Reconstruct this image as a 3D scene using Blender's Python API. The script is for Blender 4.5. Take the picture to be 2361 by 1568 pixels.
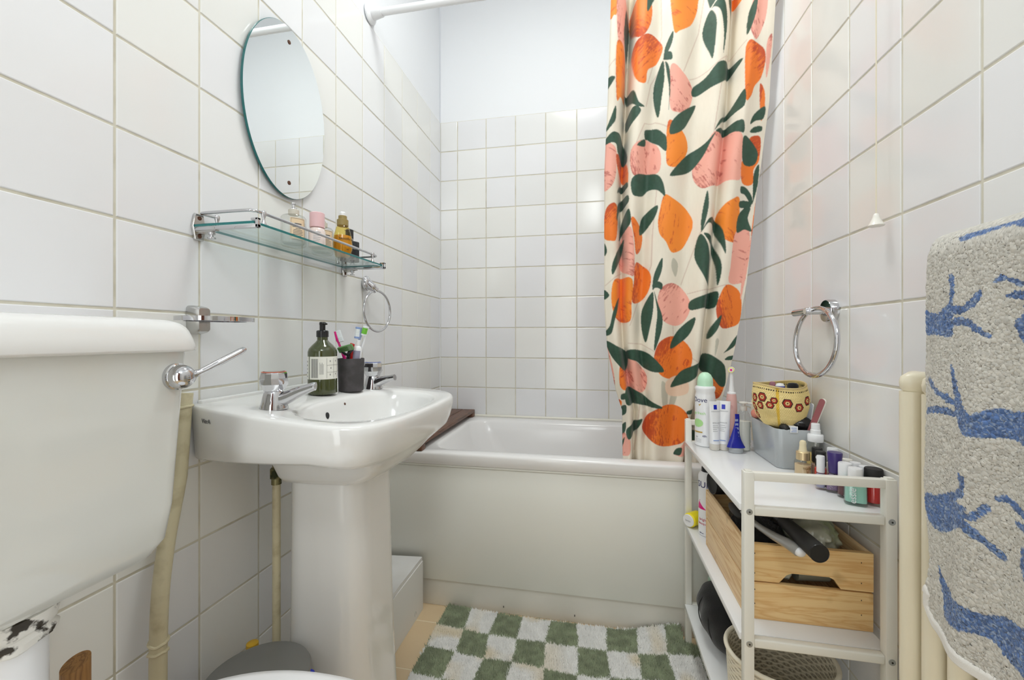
import bpy, bmesh, math, random
import numpy as np
from mathutils import Vector, Matrix

for _o in list(bpy.data.objects):
    bpy.data.objects.remove(_o)
scene = bpy.context.scene
COL = scene.collection

# ------------------------------------------------------------ camera, world, light, exposure
T = 0.152                      # wall tile pitch
H = 0.9424                     # eye height
XL, XR, YB, YF, ZC = -0.7794, 0.5263, 2.0577, -0.80, 2.78
cam_d = bpy.data.cameras.new('camera')
cam_d.sensor_width = 36.0
cam_d.lens = 36.0 * 962.97 / 2361.0
cam_d.shift_y = -6.48 / 2361.0
cam_d.clip_start = 0.02
cam = bpy.data.objects.new('camera', cam_d)
COL.objects.link(cam)
cam.location = (0, 0, H)
cam.rotation_euler = (math.pi / 2, 0, 0.1920)
scene.camera = cam

world = bpy.data.worlds.new('world')
scene.world = world
world.use_nodes = True
world.node_tree.nodes['Background'].inputs[0].default_value = (0.9, 0.95, 1.0, 1)
world.node_tree.nodes['Background'].inputs[1].default_value = 0.6

def area(name, loc, size, power, color, rot=(0, 0, 0), size_y=None, shape='DISK'):
    d = bpy.data.lights.new(name, 'AREA')
    d.shape = shape
    d.size = size
    if size_y: d.size_y = size_y
    d.energy = power
    d.color = color
    o = bpy.data.objects.new(name, d)
    COL.objects.link(o)
    o.location = loc
    o.rotation_euler = rot
    return o
area('ceiling_lamp_light', (-0.10, 1.00, 2.72), 0.42, 11.0, (0.97, 1.0, 0.965))
area('high_fill_light', (0.22, YF + 0.03, 2.40), 0.58, 8.5, (0.95, 1.0, 0.99), rot=(math.radians(62), 0, 0), size_y=0.5, shape='RECTANGLE')  # added fill light high behind the camera, no real source known
area('low_fill_light', (-0.31, YF + 0.02, 0.95), 0.36, 5.5, (0.97, 1.0, 0.96), rot=(math.pi / 2, 0, 0), size_y=1.8, shape='RECTANGLE')  # added low fill to lift the lower room, not a known source
vs = scene.view_settings
vs.view_transform = 'Standard'
vs.look = 'None'
vs.gamma = 1.0
vs.use_curve_mapping = False
vs.exposure = 0.08
scene.cycles.max_bounces = 14
scene.cycles.diffuse_bounces = 8
scene.cycles.transparent_max_bounces = 16

# ------------------------------------------------------------ geometry helpers
class G:
    """collects shapes into one mesh"""
    def __init__(s): s.V = []; s.F = []; s.M = []
    def add(s, V, F, m=0, xf=None):
        b = len(s.V)
        if xf is not None: V = [tuple(xf @ Vector(v)) for v in V]
        s.V.extend([tuple(v) for v in V])
        s.F.extend([tuple(i + b for i in f) for f in F])
        s.M.extend([m] * len(F))
        return s
    def box(s, x0, x1, y0, y1, z0, z1, r=0.0, seg=2, m=0, xf=None):
        bm = bmesh.new()
        bmesh.ops.create_cube(bm, size=1.0)
        for v in bm.verts:
            v.co = Vector(((x0 + x1) / 2 + v.co.x * (x1 - x0), (y0 + y1) / 2 + v.co.y * (y1 - y0), (z0 + z1) / 2 + v.co.z * (z1 - z0)))
        if r > 0:
            bmesh.ops.bevel(bm, geom=bm.edges[:], offset=r, segments=seg, profile=0.5, affect='EDGES')
        bm.verts.index_update()
        V = [v.co.copy() for v in bm.verts]
        F = [tuple(v.index for v in f.verts) for f in bm.faces]
        bm.free()
        return s.add(V, F, m, xf)
    def loft(s, loops, cap0=True, cap1=True, m=0, xf=None, closed=True):
        n = len(loops[0]); V = []; F = []
        for l in loops: V.extend(l)
        for i in range(len(loops) - 1):
            for j in range(n if closed else n - 1):
                k = (j + 1) % n
                F.append((i * n + j, i * n + k, (i + 1) * n + k, (i + 1) * n + j))
        if cap0: F.append(tuple(range(n))[::-1])
        if cap1: F.append(tuple((len(loops) - 1) * n + j for j in range(n)))
        return s.add(V, F, m, xf)
    def lathe(s, prof, n=40, m=0, xf=None, cx=0, cy=0, cz=0, sx=1, sy=1, cap=True):
        loops = [[(cx + sx * r * math.cos(2 * math.pi * j / n), cy + sy * r * math.sin(2 * math.pi * j / n), cz + z) for j in range(n)] for r, z in prof]
        return s.loft(loops, cap, cap, m, xf)
    def tube(s, pts, r, n=14, m=0, closed=False, xf=None, flat=1.0):
        P = [Vector(p) for p in pts]
        R = r if isinstance(r, (list, tuple)) else [r] * len(P)
        loops = []
        N = len(P)
        up = None
        for i, p in enumerate(P):
            if closed: d = (P[(i + 1) % N] - P[i - 1])
            else: d = (P[min(i + 1, N - 1)] - P[max(i - 1, 0)])
            d.normalize()
            if up is None:
                up = Vector((0, 0, 1)) if abs(d.z) < 0.9 else Vector((1, 0, 0))
            a = d.cross(up); a.normalize()
            b = a.cross(d); b.normalize()
            up = b
            loops.append([tuple(p + a * (R[i] * math.cos(2 * math.pi * j / n)) + b * (R[i] * flat * math.sin(2 * math.pi * j / n))) for j in range(n)])
        if closed: loops.append(loops[0])
        return s.loft(loops, not closed, not closed, m, xf)
    def cyl(s, p0, p1, r, n=28, m=0, r1=None, bev=0.0):
        p0, p1 = Vector(p0), Vector(p1)
        r1 = r if r1 is None else r1
        d = (p1 - p0); L = d.length
        q = Vector((0, 0, 1)).rotation_difference(d.normalized()).to_matrix().to_4x4()
        b = min(bev, L / 2)
        pr = [(r - b, 0), (r, b), (r1, L - b), (r1 - b, L)] if b > 0 else [(r, 0), (r1, L)]
        return s.lathe(pr, n, m, Matrix.Translation(p0) @ q)
    def ell(s, c, rx, ry, rz, n=28, k=14, m=0, xf=None, pw=1.0):
        loops = []
        for i in range(1, k):
            a = -math.pi / 2 + math.pi * i / k
            cr = math.cos(a) ** pw
            loops.append([(c[0] + rx * cr * math.cos(2 * math.pi * j / n), c[1] + ry * cr * math.sin(2 * math.pi * j / n), c[2] + rz * math.sin(a)) for j in range(n)])
        return s.loft(loops, True, True, m, xf)
    def prism(s, poly, z0, z1, m=0, xf=None, bev=0.0):
        if bev > 0:
            c = [sum(p[0] for p in poly) / len(poly), sum(p[1] for p in poly) / len(poly)]
            def ins(z):
                out = []
                for x, y in poly:
                    d = math.hypot(x - c[0], y - c[1]) or 1
                    out.append((x - (x - c[0]) / d * bev, y - (y - c[1]) / d * bev, z))
                return out
            L = [ins(z0), [(x, y, z0 + bev) for x, y in poly], [(x, y, z1 - bev) for x, y in poly], ins(z1)]
        else:
            L = [[(x, y, z0) for x, y in poly], [(x, y, z1) for x, y in poly]]
        return s.loft(L, True, True, m, xf)

def rrect(x0, x1, y0, y1, r, seg=6):
    out = []
    for cx, cy, a0 in ((x1 - r, y1 - r, 0), (x0 + r, y1 - r, 90), (x0 + r, y0 + r, 180), (x1 - r, y0 + r, 270)):
        for i in range(seg + 1):
            a = math.radians(a0 + 90 * i / seg)
            out.append((cx + r * math.cos(a), cy + r * math.sin(a)))
    return out
def superell(cx, cy, rx, ry, e, n=72):
    out = []
    for i in range(n):
        a = 2 * math.pi * i / n
        c, s_ = math.cos(a), math.sin(a)
        out.append((cx + rx * math.copysign(abs(c) ** (2 / e), c), cy + ry * math.copysign(abs(s_) ** (2 / e), s_)))
    return out
def smooth_line(pts, k=8):
    P = [Vector(p) for p in pts]; out = []
    for i in range(len(P) - 1):
        a, b, c, d = P[max(i - 1, 0)], P[i], P[i + 1], P[min(i + 2, len(P) - 1)]
        for j in range(k):
            t = j / k
            out.append(0.5 * ((2 * b) + (c - a) * t + (2 * a - 5 * b + 4 * c - d) * t * t + (3 * b - a - 3 * c + d) * t ** 3))
    out.append(P[-1])
    return out
def rot(ax, deg): return Matrix.Rotation(math.radians(deg), 4, ax)
def tr(x, y, z): return Matrix.Translation((x, y, z))

BASE = {}
def build(name, g, mats, parent=None, loc=None, local=False, smooth=True, ang=38, fixn=True, attr=None, kind=None):
    """one mesh object. World coordinates unless local=True; parts keep the base of their thing as origin."""
    if not isinstance(mats, (list, tuple)): mats = [mats]
    base = Vector(BASE[parent.name]) if parent is not None else Vector(loc if loc is not None else (0, 0, 0))
    V = g.V if local else [(v[0] - base.x, v[1] - base.y, v[2] - base.z) for v in g.V]
    me = bpy.data.meshes.new(name)
    me.from_pydata(V, [], g.F)
    for m in mats: me.materials.append(m)
    if len(mats) > 1: me.polygons.foreach_set('material_index', g.M)
    if fixn:
        bm = bmesh.new(); bm.from_mesh(me)
        bmesh.ops.recalc_face_normals(bm, faces=bm.faces[:])
        bm.to_mesh(me); bm.free()
    me.polygons.foreach_set('use_smooth', [bool(smooth)] * len(me.polygons))
    if smooth and ang: me.set_sharp_from_angle(angle=math.radians(ang))
    if attr is not None:
        a = me.color_attributes.new('tone', 'FLOAT_COLOR', 'POINT')
        a.data.foreach_set('color', np.asarray(attr, dtype=np.float32).ravel())
    me.update()
    o = bpy.data.objects.new(name, me)
    COL.objects.link(o)
    if parent is not None: o.parent = parent
    else: o.location = base
    BASE[o.name] = tuple(base)
    if kind: o['kind'] = kind
    return o
def tag(o, label, cat, group=None):
    o['label'] = label; o['category'] = cat
    if group: o['group'] = group
    return o
def thing(name, label, cat, loc, group=None, rz=0.0):
    o = bpy.data.objects.new(name, None)
    o.empty_display_size = 0.05
    COL.objects.link(o)
    o.location = loc
    o.rotation_euler = (0, 0, rz)
    BASE[o.name] = tuple(loc)
    return tag(o, label, cat, group)

def text_geo(s_, size, ext=0.0002):
    cu = bpy.data.curves.new('lettering', 'FONT')
    cu.body = s_; cu.size = size; cu.extrude = ext; cu.align_x = 'CENTER'; cu.align_y = 'CENTER'
    o = bpy.data.objects.new('lettering', cu)
    COL.objects.link(o)
    dg = bpy.context.evaluated_depsgraph_get()
    me = bpy.data.meshes.new_from_object(o.evaluated_get(dg))
    V = [v.co.copy() for v in me.vertices]; F = [tuple(p.vertices) for p in me.polygons]
    bpy.data.objects.remove(o); bpy.data.meshes.remove(me)
    return V, F
def text_cyl(g, s_, size, R, ang, z, m=0, vert=False, ext=0.0002):
    """letters wrapped on a cylinder about z (local), centred at angle ang"""
    V, F = text_geo(s_, size, ext)
    out = []
    for v in V:
        x, y = (v.x, v.y) if not vert else (-v.y, v.x)
        a = ang + x / R
        rr = R + 0.0003 + v.z
        out.append((rr * math.cos(a), rr * math.sin(a), z + y))
    g.add(out, F, m)
def patch_cyl(g, R, a0, a1, z0, z1, m=0, n=14, th=0.0003):
    """a label wrapped on a cylinder"""
    V = []; F = []
    for i in range(n + 1):
        a = a0 + (a1 - a0) * i / n
        for rr in (R - 0.0002, R + th):
            for z in (z0, z1): V.append((rr * math.cos(a), rr * math.sin(a), z))
    for i in range(n):
        b, c = i * 4, i * 4 + 4
        F += [(b + 2, b + 3, c + 3, c + 2), (b, c, c + 1, b + 1), (b + 1, c + 1, c + 3, b + 3), (b, b + 2, c + 2, c)]
    F += [(0, 1, 3, 2), (n * 4, n * 4 + 2, n * 4 + 3, n * 4 + 1)]
    g.add(V, F, m)

# ------------------------------------------------------------ materials
def mat(name, col, rough=0.5, metal=0.0, bump=None, trans=0.0, coat=0.0, ior=1.5, attr=False, noise=None, sheen=0.0, spec=0.5, sss=0.0, emit=None):
    m = bpy.data.materials.new(name); m.use_nodes = True
    nt = m.node_tree; N = nt.nodes; L = nt.links
    b = N['Principled BSDF']
    b.inputs['Base Color'].default_value = (*col, 1)
    b.inputs['Roughness'].default_value = rough
    b.inputs['Metallic'].default_value = metal
    b.inputs['IOR'].default_value = ior
    b.inputs['Specular IOR Level'].default_value = spec
    b.inputs['Transmission Weight'].default_value = trans
    b.inputs['Coat Weight'].default_value = coat
    b.inputs['Coat Roughness'].default_value = 0.05
    b.inputs['Sheen Weight'].default_value = sheen
    if sss: b.inputs['Subsurface Weight'].default_value = sss; b.inputs['Subsurface Radius'].default_value = (0.01, 0.008, 0.006); b.inputs['Subsurface Scale'].default_value = 0.3
    if emit: b.inputs['Emission Color'].default_value = (*col, 1); b.inputs['Emission Strength'].default_value = emit
    src = None
    tc = N.new('ShaderNodeTexCoord')
    if attr:
        a = N.new('ShaderNodeAttribute'); a.attribute_name = 'tone'
        src = a.outputs['Color']
        L.new(src, b.inputs['Base Color'])
    if noise:
        # noise=(scale, second colour, sharpness lo, hi, detail)
        nz = N.new('ShaderNodeTexNoise'); nz.inputs['Scale'].default_value = noise[0]; nz.inputs['Detail'].default_value = noise[4] if len(noise) > 4 else 5
        L.new(tc.outputs['Object'], nz.inputs['Vector'])
        mr = N.new('ShaderNodeMapRange'); mr.inputs[1].default_value = noise[2]; mr.inputs[2].default_value = noise[3]
        L.new(nz.outputs['Fac'], mr.inputs[0])
        mx = N.new('ShaderNodeMix'); mx.data_type = 'RGBA'
        if src is not None: L.new(src, mx.inputs[6])
        else: mx.inputs[6].default_value = (*col, 1)
        mx.inputs[7].default_value = (*noise[1], 1)
        L.new(mr.outputs[0], mx.inputs[0])
        L.new(mx.outputs[2], b.inputs['Base Color'])
    if bump:
        nz = N.new('ShaderNodeTexNoise'); nz.inputs['Scale'].default_value = bump[0]; nz.inputs['Detail'].default_value = bump[2] if len(bump) > 2 else 4
        L.new(tc.outputs['Object'], nz.inputs['Vector'])
        bp = N.new('ShaderNodeBump'); bp.inputs['Strength'].default_value = bump[1]; bp.inputs['Distance'].default_value = 0.002
        L.new(nz.outputs['Fac'], bp.inputs['Height'])
        L.new(bp.outputs[0], b.inputs['Normal'])
    return m
def thin_glass(name, tint, gloss=0.06, ior=1.5):
    m = bpy.data.materials.new(name); m.use_nodes = True
    nt = m.node_tree; N = nt.nodes; L = nt.links
    N.remove(N['Principled BSDF'])
    t = N.new('ShaderNodeBsdfTransparent'); t.inputs[0].default_value = (*tint, 1)
    g = N.new('ShaderNodeBsdfGlossy'); g.inputs['Roughness'].default_value = 0.02
    lw = N.new('ShaderNodeLayerWeight'); lw.inputs[0].default_value = 0.5
    pw = N.new('ShaderNodeMath'); pw.operation = 'POWER'; pw.inputs[1].default_value = 5.0
    ma = N.new('ShaderNodeMath'); ma.operation = 'MULTIPLY_ADD'; ma.inputs[1].default_value = 0.75; ma.inputs[2].default_value = 0.04
    mx = N.new('ShaderNodeMixShader')
    L.new(lw.outputs['Facing'], pw.inputs[0]); L.new(pw.outputs[0], ma.inputs[0])
    L.new(ma.outputs[0], mx.inputs[0]); L.new(t.outputs[0], mx.inputs[1]); L.new(g.outputs[0], mx.inputs[2])
    L.new(mx.outputs[0], N['Material Output'].inputs[0])
    return m
def wood(name, c1, c2, axis='X', scale=1.0, rough=0.5, knots=True):
    m = bpy.data.materials.new(name); m.use_nodes = True
    nt = m.node_tree; N = nt.nodes; L = nt.links
    b = N['Principled BSDF']; b.inputs['Roughness'].default_value = rough
    tc = N.new('ShaderNodeTexCoord'); mp = N.new('ShaderNodeMapping')
    st = {'X': (3, 40, 40), 'Y': (40, 3, 40), 'Z': (40, 40, 3)}[axis]
    mp.inputs['Scale'].default_value = tuple(q * scale for q in st)
    L.new(tc.outputs['Object'], mp.inputs['Vector'])
    nz = N.new('ShaderNodeTexNoise'); nz.inputs['Scale'].default_value = 1.0; nz.inputs['Detail'].default_value = 4; nz.inputs['Distortion'].default_value = 1.6
    L.new(mp.outputs[0], nz.inputs['Vector'])
    w = N.new('ShaderNodeMath'); w.operation = 'MULTIPLY'; w.inputs[1].default_value = 5.0
    L.new(nz.outputs['Fac'], w.inputs[0])
    fr = N.new('ShaderNodeMath'); fr.operation = 'PINGPONG'; fr.inputs[1].default_value = 0.5
    L.new(w.outputs[0], fr.inputs[0])
    mr = N.new('ShaderNodeMapRange'); mr.inputs[1].default_value = 0.0; mr.inputs[2].default_value = 0.5
    mr.inputs[3].default_value = 0.0; mr.inputs[4].default_value = 1.0
    L.new(fr.outputs[0], mr.inputs[0])
    pw = N.new('ShaderNodeMath'); pw.operation = 'POWER'; pw.inputs[1].default_value = 2.0
    L.new(mr.outputs[0], pw.inputs[0])
    mx = N.new('ShaderNodeMix'); mx.data_type = 'RGBA'
    mx.inputs[6].default_value = (*c1, 1); mx.inputs[7].default_value = (*c2, 1)
    L.new(pw.outputs[0], mx.inputs[0])
    L.new(mx.outputs[2], b.inputs['Base Color'])
    if knots:
        vo = N.new('ShaderNodeTexNoise'); vo.inputs['Scale'].default_value = 9; L.new(tc.outputs['Object'], vo.inputs['Vector'])
        m2 = N.new('ShaderNodeMapRange'); m2.inputs[1].default_value = 0.66; m2.inputs[2].default_value = 0.74
        L.new(vo.outputs['Fac'], m2.inputs[0])
        mx2 = N.new('ShaderNodeMix'); mx2.data_type = 'RGBA'; mx2.inputs[7].default_value = (*[q * 0.6 for q in c2], 1)
        L.new(m2.outputs[0], mx2.inputs[0]); L.new(mx.outputs[2], mx2.inputs[6]); L.new(mx2.outputs[2], b.inputs['Base Color'])
    bp = N.new('ShaderNodeBump'); bp.inputs['Strength'].default_value = 0.12; bp.inputs['Distance'].default_value = 0.001
    L.new(pw.outputs[0], bp.inputs['Height']); L.new(bp.outputs[0], b.inputs['Normal'])
    return m

M_TILE = mat('glazed_tile', (0.8, 0.8, 0.8), rough=0.14, attr=True, bump=(9, 0.05, 1))
M_GROUT = mat('grout', (0.66, 0.63, 0.53), rough=0.85, noise=(14, (0.42, 0.38, 0.28), 0.5, 0.85))
M_PAINT = mat('white_paint', (0.80, 0.815, 0.84), rough=0.7, bump=(40, 0.08))
M_CEIL = mat('ceiling_paint', (0.84, 0.84, 0.84), rough=0.8)
M_CERAMIC = mat('white_ceramic', (0.80, 0.80, 0.79), rough=0.10, coat=0.3)
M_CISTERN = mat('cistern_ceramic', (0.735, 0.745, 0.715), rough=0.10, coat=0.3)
M_SEAT = mat('white_seat_plastic', (0.84, 0.85, 0.87), rough=0.12, coat=0.3)
M_ACRYL = mat('white_acrylic', (0.80, 0.79, 0.785), rough=0.16)
M_PANEL = mat('bath_panel_plastic', (0.82, 0.825, 0.775), rough=0.3, bump=(5, 0.08, 2))
M_KICK = mat('painted_kickboard', (0.82, 0.805, 0.75), rough=0.45, noise=(3, (0.74, 0.72, 0.66), 0.45, 0.7))
M_CHROME = mat('chrome', (0.60, 0.60, 0.62), rough=0.05, metal=1.0)
M_WCHROME = mat('worn_chrome', (0.56, 0.555, 0.54), rough=0.16, metal=1.0, noise=(60, (0.45, 0.36, 0.28), 0.62, 0.8))
M_RUST = mat('rusty_screw', (0.10, 0.04, 0.02), rough=0.7)
M_BRASS = mat('tarnished_brass', (0.22, 0.20, 0.10), rough=0.35, metal=0.8, noise=(50, (0.05, 0.06, 0.03), 0.45, 0.6))
M_MIRROR = mat('mirror_silver', (0.90, 0.93, 0.92), rough=0.0, metal=1.0)
M_GEDGE = mat('green_glass_edge', (0.01, 0.13, 0.13), rough=0.1)
M_SGLASS = thin_glass('shelf_glass', (0.90, 0.955, 0.95))
M_SEDGE = mat('shelf_glass_edge', (0.015, 0.17, 0.17), rough=0.08)
M_CREAM = mat('cream_enamel', (0.82, 0.76, 0.60), rough=0.3)
M_CPIPE = mat('cream_painted_pipe', (0.62, 0.56, 0.38), rough=0.35, noise=(26, (0.40, 0.34, 0.20), 0.5, 0.75), bump=(60, 0.3))
M_SHELF = mat('white_powder_coat', (0.80, 0.79, 0.73), rough=0.35)
M_BOARD = mat('white_shelf_board', (0.82, 0.83, 0.84), rough=0.2)
M_SCREW = mat('zinc_screw', (0.45, 0.47, 0.47), rough=0.35, metal=0.7)
M_DARK = mat('dark_hole', (0.01, 0.01, 0.01), rough=0.6)
M_BLACK = mat('black_plastic', (0.012, 0.012, 0.013), rough=0.25)
M_BLACKM = mat('black_matte', (0.010, 0.010, 0.010), rough=0.6)
M_BLACKF = mat('black_fabric', (0.008, 0.008, 0.009), rough=0.95, bump=(300, 0.4), sheen=0.2)
M_WHITE = mat('white_plastic', (0.82, 0.83, 0.85), rough=0.25)
M_OFFW = mat('off_white_plastic', (0.80, 0.78, 0.72), rough=0.3)
M_GREYB = mat('grey_plastic', (0.44, 0.47, 0.49), rough=0.2)
M_GREYL = mat('grey_lid_plastic', (0.19, 0.19, 0.18), rough=0.3)
M_NAVY = mat('navy_print', (0.01, 0.012, 0.12), rough=0.4)
M_BLUE = mat('blue_plastic', (0.008, 0.02, 0.45), rough=0.25)
M_INK = mat('grey_ink', (0.12, 0.12, 0.13), rough=0.5)
M_LINK = mat('light_ink', (0.42, 0.43, 0.45), rough=0.5)
M_GOLD = mat('gold_ink', (0.50, 0.33, 0.08), rough=0.35)
M_GREENI = mat('pale_green_ink', (0.42, 0.72, 0.30), rough=0.4)
M_PINE = wood('pine_boards', (0.84, 0.60, 0.29), (0.70, 0.41, 0.16), 'X', 0.75)
M_PINEY = wood('pine_side_boards', (0.84, 0.62, 0.36), (0.68, 0.42, 0.20), 'Y', 0.75)
M_DUCK = wood('dark_bath_board', (0.17, 0.075, 0.04), (0.06, 0.028, 0.018), 'Y', 1.2, 0.45, False)
M_STICK = wood('turned_wood', (0.38, 0.19, 0.06), (0.20, 0.09, 0.03), 'Z', 1.0, 0.5, False)
M_CARD = mat('white_card', (0.78, 0.78, 0.77), rough=0.7)
M_BOXW = mat('worn_box_lid', (0.76, 0.76, 0.76), rough=0.6, noise=(6, (0.66, 0.65, 0.62), 0.45, 0.7))
M_SOAPG = mat('olive_bottle', (0.045, 0.055, 0.012), rough=0.08, coat=0.5, spec=0.6)
M_LABEL = mat('cream_label', (0.80, 0.79, 0.72), rough=0.6)
M_CUP = mat('slate_cup', (0.055, 0.05, 0.052), rough=0.7, noise=(45, (0.09, 0.08, 0.085), 0.45, 0.75), bump=(90, 0.35))
M_MAGENTA = mat('magenta_plastic', (0.72, 0.01, 0.22), rough=0.25)
M_RED = mat('red_plastic', (0.55, 0.01, 0.01), rough=0.3)
M_GRN = mat('green_plastic', (0.18, 0.55, 0.05), rough=0.35)
M_LBLUE = mat('light_blue_plastic', (0.25, 0.36, 0.65), rough=0.35)
M_PERI = mat('periwinkle_plastic', (0.30, 0.36, 0.55), rough=0.3)
M_BRIST = mat('white_bristles', (0.80, 0.84, 0.86), rough=0.7)
M_PINKP = mat('pale_pink_plastic', (0.76, 0.47, 0.44), rough=0.3)
M_CLEARB = thin_glass('clear_plastic', (0.93, 0.94, 0.93))
M_LIQW = mat('milky_liquid', (0.78, 0.77, 0.72), rough=0.3)
M_AMBER = mat('amber_oil', (0.62, 0.30, 0.015), rough=0.15, coat=0.4)
M_OILTOP = thin_glass('yellow_clear', (0.95, 0.85, 0.42))
M_GOLDCAP = mat('bronze_cap', (0.30, 0.22, 0.07), rough=0.35)
M_PEACHL = mat('peach_label', (0.78, 0.60, 0.40), rough=0.6)
M_PUMPB = mat('beige_pump', (0.60, 0.56, 0.48), rough=0.4)
M_YEL = mat('yellow_plastic', (0.86, 0.72, 0.01), rough=0.3)
M_MINTD = mat('mint_dome', (0.52, 0.82, 0.60), rough=0.3)
M_FLOOR = None

# ------------------------------------------------------------ print outlines (curtain in mm across/up the cloth, towel in 0.1 mm)
FRUITS=[('O',[48,2043,73,2039,72,1949,63,1940,51,1940]),('P',[74,2019,94,2021,111,1963,110,1899,99,1863,78,1866,72,1939]),('D',[118,1992,135,2009,168,2002,180,1968,176,1920,157,1885,135,1886,121,1927]),('D',[123,1858,154,1883,187,1885,208,1866,213,1841,197,1804,168,1778,161,1739,140,1742,126,1778]),('O',[72,1857,98,1854,102,1776,99,1707,85,1703,72,1697]),('O',[238,2033,316,2020,318,1972,312,1939,294,1903,262,1883,243,1891]),('O',[397,1993,460,1983,458,1951,443,1951,414,1964]),('P',[462,1903,488,1956,518,1965,522,1904,514,1849,488,1805,471,1808,458,1842]),('D',[447,1792,479,1795,509,1774,514,1741,501,1700,479,1679,466,1652,447,1650]),('D',[524,1973,550,1969,546,1919,526,1926]),('P',[236,1784,275,1760,300,1728,305,1694,289,1652,257,1641,234,1663]),('O',[229,1614,257,1602,284,1570,291,1531,275,1494,257,1476,229,1480,224,1517]),('P',[118,1536,159,1567,192,1554,208,1519,206,1470,187,1456,154,1449,121,1461]),('P',[31,1553,63,1551,74,1525,70,1455,53,1419,31,1423]),('D',[74,1527,104,1507,109,1438,87,1464,75,1490]),('P',[361,1568,410,1566,440,1542,441,1471,436,1419,392,1420,357,1406,330,1403,309,1438,308,1481,334,1513]),('D',[462,1530,479,1545,499,1537,494,1476,479,1449,475,1407,443,1412,441,1471,458,1470]),('O',[220,1390,248,1377,284,1352,305,1317,306,1284,289,1241,271,1218,243,1211,225,1244,206,1269,201,1304,206,1342]),('O',[374,1304,388,1342,414,1361,438,1360,432,1244,401,1238,379,1270]),('D',[38,1347,58,1371,75,1365,78,1320,73,1260,58,1251,34,1267]),('D',[118,1318,130,1320,154,1281,152,1232,135,1208,128,1258]),('P',[94,1279,117,1293,127,1248,130,1188,126,1138,92,1159,82,1199]),('D',[497,1682,511,1662,509,1606,499,1588]),('D',[475,1270,486,1354,488,1260,475,1214]),('P',[518,1783,533,1804,526,1735,516,1699]),('D',[135,1182,168,1164,182,1132,173,1088,150,1058,123,1056,128,1123]),('O',[63,1120,90,1135,123,1126,121,1054,116,994,75,1000,58,1055]),('P',[201,1053,211,1097,243,1114,275,1100,298,1061,298,1022,280,988,252,979,215,999]),('D',[403,1104,436,1092,449,1058,445,992,419,973,388,973,374,1021,383,1069]),('P',[427,1262,469,1265,462,1133,449,1110,410,1111,414,1163]),('D',[194,896,211,930,248,946,284,930,304,892,300,843,280,816,243,808,211,822,192,857]),('P',[109,873,145,856,171,817,168,773,150,762,106,781]),('D',[85,850,106,836,105,774,85,786]),('D',[157,649,182,694,229,723,275,717,298,684,298,631,271,596,229,584,182,606]),('D',[366,816,405,802,392,754,370,754]),('P',[94,626,118,608,117,558,87,554]),('T',[229,798,266,819,294,800,294,766,266,751,234,760]),('P',[44,910,63,845,70,785,56,810]),('D',[82,738,92,731,90,716]),('D',[436,931,447,954,438,850,423,831]),('P',[469,1227,479,1260,466,1162,447,1058,449,1115]),('P',[275,586,294,616,294,563,257,561])]
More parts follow.
